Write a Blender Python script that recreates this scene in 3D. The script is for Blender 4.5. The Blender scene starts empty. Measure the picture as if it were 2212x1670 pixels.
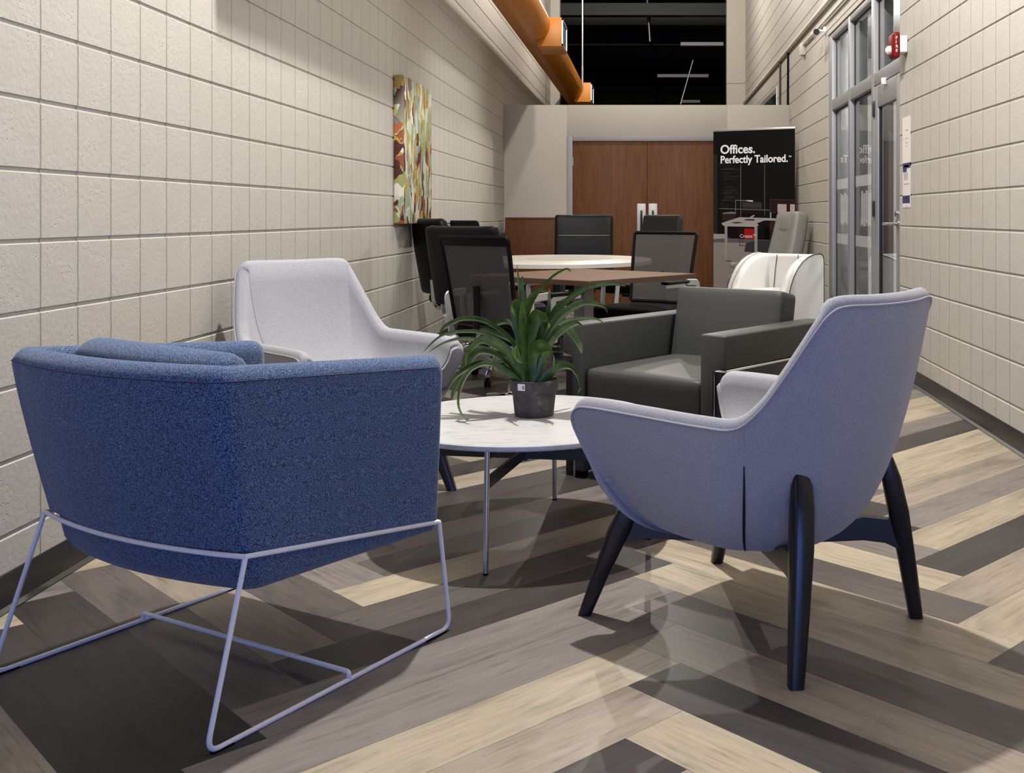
import bpy, bmesh, math, random
from mathutils import Vector, Matrix, noise
random.seed(7)
SC = bpy.context.scene
COL = SC.collection
PI = math.pi
F, PX, PY, HC = 2305.0, 1405.0, 465.0, 1.09      # focal length and eye point of the photograph, eye height in metres
XL, XR = -1.78, 1.69                             # side walls
CH = 0.2032                                      # block course

def at(px, py, Y):
    """point at distance Y seen at pixel px, py"""
    return Vector(((px-PX)*Y/F, Y, HC-(py-PY)*Y/F))

# ------------------------------------------------------------------ helpers
def obj(name, bm, mat, parent=None, ang=40, smooth=True):
    me = bpy.data.meshes.new(name)
    bmesh.ops.recalc_face_normals(bm, faces=bm.faces[:])
    bm.to_mesh(me); bm.free()
    for m in (mat if isinstance(mat, (list, tuple)) else [mat]):
        me.materials.append(m)
    if smooth:
        for p in me.polygons: p.use_smooth = True
        me.set_sharp_from_angle(angle=math.radians(ang))
    o = bpy.data.objects.new(name, me); COL.objects.link(o)
    if parent: o.parent = parent
    return o

def tag(o, label, cat, group=None, kind=None):
    o['label'] = label; o['category'] = cat
    if group: o['group'] = group
    if kind: o['kind'] = kind
    return o

def thing(name, label, cat, loc=(0, 0, 0), rz=0.0, group=None):
    o = bpy.data.objects.new(name, None); COL.objects.link(o)
    o.location = loc; o.rotation_euler = (0, 0, rz); o.empty_display_size = .1
    return tag(o, label, cat, group)

def struct(name, bm, mat, label, cat, ang=40, smooth=True, parent=None):
    o = obj(name, bm, mat, parent, ang, smooth)
    o['kind'] = 'structure'
    if parent is None: o['label'] = label; o['category'] = cat
    return o

def face_dir(dx, dy):
    """rotation that turns local +Y into (dx, dy)"""
    return math.atan2(dy, dx) - PI/2

def B(): return bmesh.new()

def merge(bm, t, M=None):
    if M is not None: t.transform(M)
    me = bpy.data.meshes.new('tmp'); t.to_mesh(me); t.free()
    bm.from_mesh(me); bpy.data.meshes.remove(me)

def box(bm, x0, x1, y0, y1, z0, z1, r=0.0, seg=2, M=None, mi=0):
    t = B(); bmesh.ops.create_cube(t, size=1)
    for v in t.verts:
        v.co = Vector(((x0+x1)/2+v.co.x*(x1-x0), (y0+y1)/2+v.co.y*(y1-y0), (z0+z1)/2+v.co.z*(z1-z0)))
    if r > 0:
        bmesh.ops.bevel(t, geom=t.edges[:], offset=r, segments=seg, profile=.5, affect='EDGES')
    for f in t.faces: f.material_index = mi
    merge(bm, t, M)

def loft(bm, rings, caps=True, closed=False, mi=0):
    vs = [[bm.verts.new(p) for p in r] for r in rings]
    n = len(vs[0]); m = len(vs)
    for i in range(m if closed else m-1):
        a, b = vs[i], vs[(i+1) % m]
        for j in range(n):
            f = bm.faces.new((a[j], a[(j+1) % n], b[(j+1) % n], b[j])); f.material_index = mi
    if caps and not closed:
        for r in (vs[0][::-1], vs[-1]):
            f = bm.faces.new(r); f.material_index = mi
    return vs

def fillet(pts, r, seg=6, closed=False):
    pts = [Vector(p) for p in pts]; out = []; n = len(pts)
    for i, p in enumerate(pts):
        if not closed and i in (0, n-1): out.append(p); continue
        a, b = pts[i-1]-p, pts[(i+1) % n]-p
        rr = min(r, a.length*.45, b.length*.45)
        p0, p1 = p+a.normalized()*rr, p+b.normalized()*rr
        for k in range(seg+1):
            t = k/seg
            out.append(p0*(1-t)**2+p*2*t*(1-t)+p1*t*t)
    return out

def tube(bm, pts, r, n=10, closed=False, flat=None, mi=0):
    """round rod along pts; flat=(w, h, up) gives a flat bar"""
    pts = [Vector(p) for p in pts]; m = len(pts); rings = []
    T = []
    for i in range(m):
        if closed: t = pts[(i+1) % m]-pts[i-1]
        else: t = pts[min(i+1, m-1)]-pts[max(i-1, 0)]
        T.append(t.normalized())
    up = Vector((0, 0, 1)) if abs(T[0].z) < .9 else Vector((1, 0, 0))
    if flat: up = Vector(flat[2])
    N = (up-T[0]*up.dot(T[0])).normalized()
    for i in range(m):
        if flat: N = (up-T[i]*up.dot(T[i])).normalized()
        else: N = (N-T[i]*N.dot(T[i])).normalized()
        Bn = T[i].cross(N)
        if flat:
            w, h = flat[0]/2, flat[1]/2; c = min(w, h)*.5
            sec = [(w, -h+c), (w, h-c), (w-c, h), (-w+c, h), (-w, h-c), (-w, -h+c), (-w+c, -h), (w-c, -h)]
            rings.append([pts[i]+Bn*a+N*b for a, b in sec])
        else:
            rr = r[i] if isinstance(r, (list, tuple)) else r
            rings.append([pts[i]+(N*math.cos(2*PI*k/n)+Bn*math.sin(2*PI*k/n))*rr for k in range(n)])
    loft(bm, rings, True, closed, mi)

def lathe(bm, prof, n=40, M=None, mi=0, sx=1, sy=1):
    t = B(); rings = []
    for r, z in prof:
        rings.append([Vector((math.cos(2*PI*k/n)*max(r, 1e-4)*sx, math.sin(2*PI*k/n)*max(r, 1e-4)*sy, z)) for k in range(n)])
    loft(t, rings, True, False, mi); merge(bm, t, M)

def cushion(bm, sx, sy, sz, r, puff=0.0, M=None, cuts=10, bend=None):
    """soft upholstered block centred on the origin"""
    t = B(); bmesh.ops.create_cube(t, size=2)
    bmesh.ops.subdivide_edges(t, edges=t.edges[:], cuts=cuts, use_grid_fill=True)
    H = Vector((sx/2, sy/2, sz/2))
    for v in t.verts:
        p = v.co.copy()
        q = Vector([math.copysign(abs(c)**.55 if False else (math.sin(c*PI/2)), c)*h for c, h in zip(p, H)])
        inn = Vector([max(-(h-rr), min(h-rr, c)) for c, h, rr in zip(q, H, [min(r, h*.98) for h in H])])
        d = q-inn
        rr = min(r, min(H)*.98)
        if d.length > 1e-7: q = inn+d.normalized()*rr
        fx, fy, fz = [1-min(1, abs(c/h))**2 for c, h in zip(q, H)]
        m = min(range(3), key=lambda i: H[i])
        w = [fx, fy, fz]; w.pop(m)
        q[m] += math.copysign(puff*w[0]*w[1], q[m])
        if bend: q = bend(q)
        v.co = q
    merge(bm, t, M)

def cat(pts, n, closed=False):
    """Catmull-Rom through pts, n samples per span"""
    pts = [Vector(p) for p in pts]; m = len(pts); out = []
    for i in range(m if closed else m-1):
        g = lambda k: pts[k % m] if closed else pts[max(0, min(m-1, k))]
        a, b, c, d = g(i-1), g(i), g(i+1), g(i+2)
        for k in range(n):
            t = k/n
            out.append(.5*((2*b)+(c-a)*t+(2*a-5*b+4*c-d)*t*t+(3*b-a-3*c+d)*t**3))
    if not closed: out.append(pts[-1])
    return out

def text(name, s, size, M, mat, parent, depth=.0008, bold=0.0, spacing=1.0):
    cu = bpy.data.curves.new('txt', 'FONT'); cu.body = s; cu.size = size
    cu.extrude = depth; cu.offset = bold; cu.space_character = spacing
    to = bpy.data.objects.new('txt', cu); COL.objects.link(to)
    dg = bpy.context.evaluated_depsgraph_get(); dg.update()
    me = bpy.data.meshes.new_from_object(to.evaluated_get(dg))
    bpy.data.objects.remove(to); bpy.data.curves.remove(cu)
    me.transform(M); me.materials.clear(); me.materials.append(mat); me.name = name
    o = bpy.data.objects.new(name, me); COL.objects.link(o); o.parent = parent
    return o

# ------------------------------------------------------------------ materials
def s2l(c): return tuple(((v/255)/12.92 if v/255 <= .04045 else ((v/255+.055)/1.055)**2.4) for v in c)
def nodes(name):
    m = bpy.data.materials.new(name); m.use_nodes = True
    nt = m.node_tree; p = nt.nodes['Principled BSDF']
    return m, nt, p
def N(nt, t, **k):
    n = nt.nodes.new(t)
    for a, b in k.items():
        if a.startswith('i_'): n.inputs[a[2:].replace('_', ' ')].default_value = b
        else: setattr(n, a, b)
    return n
def L(nt, a, b): nt.links.new(a, b)
def plain(name, c, rough=.5, metal=0.0, spec=.5, bump=0, bscale=200, **k):
    m, nt, p = nodes(name)
    p.inputs['Base Color'].default_value = (*c, 1); p.inputs['Roughness'].default_value = rough
    p.inputs['Metallic'].default_value = metal; p.inputs['Specular IOR Level'].default_value = spec
    for a, b in k.items(): p.inputs[a].default_value = b
    if bump:
        tc = N(nt, 'ShaderNodeTexCoord'); no = N(nt, 'ShaderNodeTexNoise', i_Scale=bscale, i_Detail=3.0)
        bu = N(nt, 'ShaderNodeBump', i_Strength=bump, i_Distance=.002)
        L(nt, tc.outputs['Object'], no.inputs['Vector']); L(nt, no.outputs['Fac'], bu.inputs['Height'])
        L(nt, bu.outputs['Normal'], p.inputs['Normal'])
    return m
def ramp(nt, stops, interp='LINEAR'):
    r = N(nt, 'ShaderNodeValToRGB'); cr = r.color_ramp; cr.interpolation = interp
    while len(cr.elements) < len(stops): cr.elements.new(.5)
    for e, (p, c) in zip(cr.elements, stops): e.position = p; e.color = (*c, 1)
    return r
def speckle(name, stops, scale, rough=.9, bump=.3, detail=2.0, sheen=.2, squash=None):
    m, nt, p = nodes(name)
    tc = N(nt, 'ShaderNodeTexCoord'); no = N(nt, 'ShaderNodeTexNoise', i_Scale=scale, i_Detail=detail, i_Roughness=.6)
    if squash:
        mp = N(nt, 'ShaderNodeMapping'); mp.inputs['Scale'].default_value = squash
        L(nt, tc.outputs['Object'], mp.inputs['Vector']); L(nt, mp.outputs['Vector'], no.inputs['Vector'])
    else: L(nt, tc.outputs['Object'], no.inputs['Vector'])
    r = ramp(nt, stops); L(nt, no.outputs['Fac'], r.inputs['Fac']); L(nt, r.outputs['Color'], p.inputs['Base Color'])
    p.inputs['Roughness'].default_value = rough; p.inputs['Specular IOR Level'].default_value = .2
    p.inputs['Sheen Weight'].default_value = sheen
    bu = N(nt, 'ShaderNodeBump', i_Strength=bump, i_Distance=.002)
    L(nt, no.outputs['Fac'], bu.inputs['Height']); L(nt, bu.outputs['Normal'], p.inputs['Normal'])
    return m

def block_wall(name, phase, col=(.44, .415, .375)):
    """painted concrete block: scored upright joints every half block, pitted face; the bed joints are real grooves"""
    m, nt, p = nodes(name)
    tc = N(nt, 'ShaderNodeTexCoord'); sep = N(nt, 'ShaderNodeSeparateXYZ'); L(nt, tc.outputs['Object'], sep.inputs[0])
    a = N(nt, 'ShaderNodeMath', operation='SUBTRACT'); L(nt, sep.outputs['Y'], a.inputs[0]); a.inputs[1].default_value = phase
    w = N(nt, 'ShaderNodeTexNoise', i_Scale=14.0, i_Detail=3.0); L(nt, tc.outputs['Object'], w.inputs['Vector'])
    w2 = N(nt, 'ShaderNodeMath', operation='MULTIPLY_ADD'); L(nt, w.outputs['Fac'], w2.inputs[0]); w2.inputs[1].default_value = .007; L(nt, a.outputs[0], w2.inputs[2])
    md = N(nt, 'ShaderNodeMath', operation='PINGPONG'); L(nt, w2.outputs[0], md.inputs[0]); md.inputs[1].default_value = CH/2
    # distance from the upright joint
    jr = N(nt, 'ShaderNodeMapRange'); jr.interpolation_type = 'SMOOTHSTEP'; L(nt, md.outputs[0], jr.inputs['Value'])
    jr.inputs['From Min'].default_value = .0015; jr.inputs['From Max'].default_value = .0052
    pit = N(nt, 'ShaderNodeTexVoronoi', i_Scale=70.0); L(nt, tc.outputs['Object'], pit.inputs['Vector'])
    pr = N(nt, 'ShaderNodeMapRange'); L(nt, pit.outputs['Distance'], pr.inputs['Value']); pr.inputs['From Min'].default_value = .0; pr.inputs['From Max'].default_value = .22
    big = N(nt, 'ShaderNodeTexNoise', i_Scale=9.0, i_Detail=2.0); L(nt, tc.outputs['Object'], big.inputs['Vector'])
    gate = N(nt, 'ShaderNodeMapRange'); L(nt, big.outputs['Fac'], gate.inputs['Value']); gate.inputs['From Min'].default_value = .48; gate.inputs['From Max'].default_value = .62
    inv = N(nt, 'ShaderNodeMath', operation='SUBTRACT'); inv.inputs[0].default_value = 1; L(nt, pr.outputs[0], inv.inputs[1])
    pg = N(nt, 'ShaderNodeMath', operation='MULTIPLY'); L(nt, inv.outputs[0], pg.inputs[0]); L(nt, gate.outputs[0], pg.inputs[1])
    fine = N(nt, 'ShaderNodeTexNoise', i_Scale=60.0, i_Detail=5.0); L(nt, tc.outputs['Object'], fine.inputs['Vector'])
    h1 = N(nt, 'ShaderNodeMath', operation='MULTIPLY_ADD'); L(nt, pg.outputs[0], h1.inputs[0]); h1.inputs[1].default_value = -.55
    h0 = N(nt, 'ShaderNodeMath', operation='MULTIPLY'); L(nt, fine.outputs['Fac'], h0.inputs[0]); h0.inputs[1].default_value = .40
    L(nt, h0.outputs[0], h1.inputs[2])
    h2 = N(nt, 'ShaderNodeMath', operation='ADD'); L(nt, jr.outputs[0], h2.inputs[0]); L(nt, h1.outputs[0], h2.inputs[1])
    bu = N(nt, 'ShaderNodeBump', i_Strength=1.0, i_Distance=.0045); L(nt, h2.outputs[0], bu.inputs['Height']); L(nt, bu.outputs['Normal'], p.inputs['Normal'])
    mx = N(nt, 'ShaderNodeMix', data_type='RGBA'); L(nt, jr.outputs[0], mx.inputs[0])
    mx.inputs[6].default_value = (col[0]*.86, col[1]*.84, col[2]*.78, 1)
    cr = ramp(nt, [(.3, tuple(c*.95 for c in col)), (.7, col)]); L(nt, big.outputs['Fac'], cr.inputs['Fac']); L(nt, cr.outputs['Color'], mx.inputs[7])
    L(nt, mx.outputs[2], p.inputs['Base Color'])
    p.inputs['Roughness'].default_value = .55; p.inputs['Specular IOR Level'].default_value = .3
    return m

def wood(name, c1, c2, scale=(12, 12, .8), rough=.4, det=4.0, coat=0.0, spec=.4):
    m, nt, p = nodes(name)
    tc = N(nt, 'ShaderNodeTexCoord'); mp = N(nt, 'ShaderNodeMapping'); mp.inputs['Scale'].default_value = scale
    L(nt, tc.outputs['Object'], mp.inputs['Vector'])
    no = N(nt, 'ShaderNodeTexNoise', i_Scale=4.0, i_Detail=det, i_Roughness=.65, i_Distortion=.6); L(nt, mp.outputs['Vector'], no.inputs['Vector'])
    r = ramp(nt, [(.3, c1), (.7, c2)]); L(nt, no.outputs['Fac'], r.inputs['Fac']); L(nt, r.outputs['Color'], p.inputs['Base Color'])
    p.inputs['Roughness'].default_value = rough; p.inputs['Coat Weight'].default_value = coat; p.inputs['Specular IOR Level'].default_value = spec
    return m

M = {}
M['wall_l'] = block_wall('painted_block_left', 3.116)
M['wall_r'] = block_wall('painted_block_right', 5.024)
M['drywall'] = plain('cream_drywall', (.42, .385, .335), .75, bump=.08, bscale=120)
M['ceil'] = plain('ceiling_paint', (.12, .115, .11), .9)
M['dark'] = plain('dark_hall_paint', (.020, .020, .017), .8)
M['dark_steel'] = plain('dim_steel', (.06, .06, .05), .5)
M['rubber'] = plain('black_rubber_base', (.012, .011, .011), .38, bump=.1)
M['blue'] = speckle('blue_tweed', [(.36, (.009, .014, .030)), (.49, (.040, .074, .168)), (.62, (.135, .20, .345))], 400, .95, .5, 1.5)
M['grey'] = speckle('grey_wool', [(.32, (.235, .235, .26)), (.5, (.315, .315, .34)), (.68, (.39, .39, .41))], 420, .95, .15, 2.0)
M['thread'] = plain('grey_piping', (.34, .33, .36), .9)
M['slit'] = plain('black_zip', (.004, .004, .004), .8)
M['gleather'] = plain('charcoal_leather', (.050, .052, .048), .5, spec=.3, bump=.12, bscale=350)
M['bleather'] = plain('black_leather', (.004, .004, .0045), .45, spec=.12, bump=.12, bscale=300)
M['bfabric'] = plain('black_seat_fabric', (.008, .0075, .009), .9, spec=.1, bump=.2, bscale=500)
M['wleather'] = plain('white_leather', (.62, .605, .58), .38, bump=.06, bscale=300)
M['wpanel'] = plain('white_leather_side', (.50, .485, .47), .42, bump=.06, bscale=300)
M['pipe'] = plain('dark_piping', (.03, .03, .03), .6)
M['taupe'] = plain('taupe_leather', (.21, .21, .19), .45, bump=.1, bscale=300)
M['chrome'] = plain('chrome', (.80, .80, .82), .10, 1.0)
M['steel'] = plain('brushed_steel', (.52, .53, .55), .26, 1.0)
M['satin'] = plain('satin_aluminium', (.62, .62, .63), .35, .9)
M['plate'] = plain('worn_steel_plate', (.50, .49, .47), .5, .25, bump=.2, bscale=40)
M['gunmetal'] = plain('gunmetal_bar', (.055, .06, .07), .32, .8)
M['wcoat'] = plain('white_powder_coat', (.70, .70, .73), .38)
M['ebony'] = plain('black_stained_wood', (.006, .006, .008), .30)
M['plastic'] = plain('black_plastic', (.004, .004, .004), .5, spec=.12)
M['silver'] = plain('silver_grey_paint', (.22, .22, .225), .42, .3)
M['frame'] = plain('grey_painted_metal', (.26, .262, .275), .45, .25)
M['dframe'] = plain('door_frame_grey', (.26, .25, .265), .5)
M['door'] = wood('stained_birch_door', (.095, .036, .014), (.150, .060, .026), (7, 7, .6), .5, spec=.15)
M['cab'] = wood('brown_cabinet_wood', (.062, .021, .007), (.095, .034, .012), (9, 9, .7), .5, spec=.15)
M['walnut'] = wood('walnut_laminate', (.085, .048, .027), (.135, .080, .048), (1.2, 14, 14), .6, spec=.1)
M['walnut_edge'] = plain('walnut_edge', (.075, .035, .018), .45)
M['ttop'] = plain('cream_stone_top', (.50, .465, .42), .35)
M['orange'] = plain('orange_duct_paint', (.52, .175, .008), .34, .25)
M['obox'] = plain('orange_box_paint', (.62, .22, .014), .42)
M['black'] = plain('flat_black', (.006, .006, .006), .6)
M['white'] = plain('white_plastic', (.75, .74, .72), .4)
M['conduit'] = plain('painted_conduit', (.66, .61, .52), .5)
M['cable'] = plain('dark_cable', (.05, .035, .025), .6)
M['red'] = plain('red_plastic', (.17, .006, .006), .45, spec=.2)
M['paper'] = plain('white_paper', (.66, .62, .60), .7)
M['navy'] = plain('navy_print', (.02, .025, .11), .6)
M['ink'] = plain('grey_ink', (.25, .22, .25), .7)
M['soil'] = plain('dark_soil', (.012, .009, .006), .95, bump=.8, bscale=120)
M['label'] = plain('label_white', (.72, .73, .78), .4)

def marble():
    m, nt, p = nodes('white_marble')
    tc = N(nt, 'ShaderNodeTexCoord'); mp = N(nt, 'ShaderNodeMapping'); mp.inputs['Scale'].default_value = (2.2, 9, 6); mp.inputs['Rotation'].default_value = (0, 0, .25)
    L(nt, tc.outputs['Object'], mp.inputs['Vector'])
    no = N(nt, 'ShaderNodeTexNoise', i_Scale=3.2, i_Detail=9.0, i_Roughness=.72, i_Distortion=1.6); L(nt, mp.outputs['Vector'], no.inputs['Vector'])
    r = ramp(nt, [(.30, (.34, .35, .37)), (.42, (.49, .49, .49)), (.52, (.545, .545, .535)), (.8, (.56, .56, .55))])
    L(nt, no.outputs['Fac'], r.inputs['Fac']); L(nt, r.outputs['Color'], p.inputs['Base Color'])
    p.inputs['Roughness'].default_value = .22
    return m
M['marble'] = marble()

def leafmat():
    m, nt, p = nodes('strap_leaf_green')
    tc = N(nt, 'ShaderNodeTexCoord'); no = N(nt, 'ShaderNodeTexNoise', i_Scale=26.0, i_Detail=3.0); L(nt, tc.outputs['Object'], no.inputs['Vector'])
    r = ramp(nt, [(.3, (.018, .050, .008)), (.7, (.070, .145, .020))]); L(nt, no.outputs['Fac'], r.inputs['Fac'])
    uv = N(nt, 'ShaderNodeUVMap'); uv.uv_map = 'UVMap'; sp = N(nt, 'ShaderNodeSeparateXYZ'); L(nt, uv.outputs['UV'], sp.inputs[0])
    tip = N(nt, 'ShaderNodeMapRange'); L(nt, sp.outputs['X'], tip.inputs['Value']); tip.inputs['From Min'].default_value = .955; tip.inputs['From Max'].default_value = .985
    mx = N(nt, 'ShaderNodeMix', data_type='RGBA'); L(nt, tip.outputs[0], mx.inputs[0]); L(nt, r.outputs['Color'], mx.inputs[6]); mx.inputs[7].default_value = (.17, .10, .035, 1)
    L(nt, mx.outputs[2], p.inputs['Base Color'])
    p.inputs['Roughness'].default_value = .36; p.inputs['Specular IOR Level'].default_value = .5
    return m
M['leaf'] = leafmat()

def potmat():
    m, nt, p = nodes('weathered_clay_pot')
    tc = N(nt, 'ShaderNodeTexCoord'); no = N(nt, 'ShaderNodeTexNoise', i_Scale=18.0, i_Detail=6.0, i_Roughness=.7); L(nt, tc.outputs['Object'], no.inputs['Vector'])
    r = ramp(nt, [(.35, (.030, .026, .023)), (.58, (.070, .062, .055)), (.74, (.19, .17, .15))]); L(nt, no.outputs['Fac'], r.inputs['Fac'])
    L(nt, r.outputs['Color'], p.inputs['Base Color']); p.inputs['Roughness'].default_value = .8
    return m
M['pot'] = potmat()

def floormat():
    m, nt, p = nodes('vinyl_wood_planks')
    at_ = N(nt, 'ShaderNodeAttribute'); at_.attribute_name = 'tone'
    uv = N(nt, 'ShaderNodeUVMap'); uv.uv_map = 'UVMap'
    mp = N(nt, 'ShaderNodeMapping'); mp.inputs['Scale'].default_value = (4.0, 62, 1); L(nt, uv.outputs['UV'], mp.inputs['Vector'])
    g = N(nt, 'ShaderNodeTexNoise', i_Scale=1.0, i_Detail=8.0, i_Roughness=.75, i_Distortion=.7); L(nt, mp.outputs['Vector'], g.inputs['Vector'])
    mp2 = N(nt, 'ShaderNodeMapping'); mp2.inputs['Scale'].default_value = (1.7, 7, 1); L(nt, uv.outputs['UV'], mp2.inputs['Vector'])
    c = N(nt, 'ShaderNodeTexNoise', i_Scale=1.0, i_Detail=3.0, i_Roughness=.6, i_Distortion=.8); L(nt, mp2.outputs['Vector'], c.inputs['Vector'])
    r1 = ramp(nt, [(.30, (.46, .44, .43)), (.44, (.86, .855, .85)), (.56, (1.0, 1.0, 1.0)), (.75, (1.10, 1.10, 1.10))]); L(nt, g.outputs['Fac'], r1.inputs['Fac'])
    r2 = ramp(nt, [(.32, (.62, .61, .63)), (.5, (.97, .97, .97)), (.8, (1.10, 1.09, 1.07))]); L(nt, c.outputs['Fac'], r2.inputs['Fac'])
    a = N(nt, 'ShaderNodeMix', data_type='RGBA', blend_type='MULTIPLY'); a.inputs[0].default_value = 1; L(nt, at_.outputs['Color'], a.inputs[6]); L(nt, r1.outputs['Color'], a.inputs[7])
    b = N(nt, 'ShaderNodeMix', data_type='RGBA', blend_type='MULTIPLY'); b.inputs[0].default_value = .85; L(nt, a.outputs[2], b.inputs[6]); L(nt, r2.outputs['Color'], b.inputs[7])
    L(nt, b.outputs[2], p.inputs['Base Color'])
    p.inputs['Roughness'].default_value = .42; p.inputs['Specular IOR Level'].default_value = .35
    bu = N(nt, 'ShaderNodeBump', i_Strength=.12, i_Distance=.002); L(nt, g.outputs['Fac'], bu.inputs['Height']); L(nt, bu.outputs['Normal'], p.inputs['Normal'])
    return m
M['floor'] = floormat()

def meshfab(name, c, alpha):
    m, nt, p = nodes(name)
    p.inputs['Base Color'].default_value = (*c, 1); p.inputs['Roughness'].default_value = .7; p.inputs['Alpha'].default_value = alpha
    return m
M['mesh'] = meshfab('black_net_fabric', (.075, .072, .072), .72)
M['mesh2'] = meshfab('grey_net_fabric', (.062, .057, .052), .68)

def glass():
    m, nt, p = nodes('window_glass'); nt.nodes.remove(p)
    out = nt.nodes['Material Output']; tr = N(nt, 'ShaderNodeBsdfTransparent'); gl = N(nt, 'ShaderNodeBsdfGlossy')
    tr.inputs['Color'].default_value = (.83, .84, .835, 1); gl.inputs['Roughness'].default_value = .0
    fr = N(nt, 'ShaderNodeFresnel', i_IOR=1.52); mx = N(nt, 'ShaderNodeMixShader')
    ge = N(nt, 'ShaderNodeNewGeometry'); ff = N(nt, 'ShaderNodeMath', operation='SUBTRACT'); ff.inputs[0].default_value = 1; L(nt, ge.outputs['Backfacing'], ff.inputs[1])
    fm = N(nt, 'ShaderNodeMath', operation='MULTIPLY'); L(nt, fr.outputs[0], fm.inputs[0]); L(nt, ff.outputs[0], fm.inputs[1])
    L(nt, fm.outputs[0], mx.inputs[0]); L(nt, tr.outputs[0], mx.inputs[1]); L(nt, gl.outputs[0], mx.inputs[2]); L(nt, mx.outputs[0], out.inputs['Surface'])
    return m
M['glass'] = glass()
M['frost'] = plain('frosted_decal', (.50, .52, .52), .5, Alpha=.28)

def painting():
    m, nt, p = nodes('abstract_paint')
    tc = N(nt, 'ShaderNodeTexCoord'); mp = N(nt, 'ShaderNodeMapping'); mp.inputs['Scale'].default_value = (1, 2.6, 1.1)
    wn = N(nt, 'ShaderNodeTexNoise', i_Scale=5.0, i_Detail=3.0); L(nt, tc.outputs['Object'], wn.inputs['Vector'])
    ad = N(nt, 'ShaderNodeMix', data_type='RGBA', blend_type='ADD'); ad.inputs[0].default_value = .22
    L(nt, tc.outputs['Object'], ad.inputs[6]); L(nt, wn.outputs['Color'], ad.inputs[7]); L(nt, ad.outputs[2], mp.inputs['Vector'])
    v = N(nt, 'ShaderNodeTexVoronoi', i_Scale=7.5, i_Randomness=1.0); v.feature = 'SMOOTH_F1'; v.inputs['Smoothness'].default_value = .06
    L(nt, mp.outputs['Vector'], v.inputs['Vector'])
    sp = N(nt, 'ShaderNodeSeparateColor'); L(nt, v.outputs['Color'], sp.inputs[0])
    pal = ramp(nt, [(0, (.06, .012, .010)), (.08, (.24, .06, .02)), (.17, (.42, .27, .06)), (.27, (.28, .29, .09)), (.38, (.27, .33, .21)),
                    (.54, (.46, .50, .38)), (.68, (.62, .58, .46)), (.80, (.36, .46, .42)), (.90, (.14, .22, .33)), (.96, (.40, .10, .02))], 'CONSTANT')
    n2 = N(nt, 'ShaderNodeTexNoise', i_Scale=9.0, i_Detail=4.0); L(nt, mp.outputs['Vector'], n2.inputs['Vector'])
    sm = N(nt, 'ShaderNodeMath', operation='MULTIPLY_ADD'); L(nt, n2.outputs['Fac'], sm.inputs[0]); sm.inputs[1].default_value = .35; 
    s2 = N(nt, 'ShaderNodeMath', operation='SUBTRACT'); L(nt, sp.outputs[0], s2.inputs[0]); s2.inputs[1].default_value = .175; L(nt, s2.outputs[0], sm.inputs[2])
    L(nt, sm.outputs[0], pal.inputs['Fac'])
    # maroon strokes gather in the upper corner nearest the viewer, pale green towards the far edge
    sx = N(nt, 'ShaderNodeSeparateXYZ'); L(nt, tc.outputs['Object'], sx.inputs[0])
    dz = N(nt, 'ShaderNodeMapRange'); L(nt, sx.outputs['Z'], dz.inputs['Value']); dz.inputs['From Min'].default_value = .62; dz.inputs['From Max'].default_value = .92
    dy = N(nt, 'ShaderNodeMapRange'); L(nt, sx.outputs['Y'], dy.inputs['Value']); dy.inputs['From Min'].default_value = .45; dy.inputs['From Max'].default_value = .15
    mm = N(nt, 'ShaderNodeMath', operation='MULTIPLY'); L(nt, dz.outputs[0], mm.inputs[0]); L(nt, dy.outputs[0], mm.inputs[1])
    ng = N(nt, 'ShaderNodeMath', operation='GREATER_THAN'); L(nt, sp.outputs[1], ng.inputs[0]); ng.inputs[1].default_value = .45
    mg = N(nt, 'ShaderNodeMath', operation='MULTIPLY'); L(nt, mm.outputs[0], mg.inputs[0]); L(nt, ng.outputs[0], mg.inputs[1])
    mx = N(nt, 'ShaderNodeMix', data_type='RGBA'); L(nt, mg.outputs[0], mx.inputs[0]); L(nt, pal.outputs['Color'], mx.inputs[6]); mx.inputs[7].default_value = (.07, .016, .014, 1)
    L(nt, mx.outputs[2], p.inputs['Base Color']); p.inputs['Roughness'].default_value = .45
    bu = N(nt, 'ShaderNodeBump', i_Strength=.4, i_Distance=.004); L(nt, n2.outputs['Fac'], bu.inputs['Height']); L(nt, bu.outputs['Normal'], p.inputs['Normal'])
    return m
M['art'] = painting()

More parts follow.
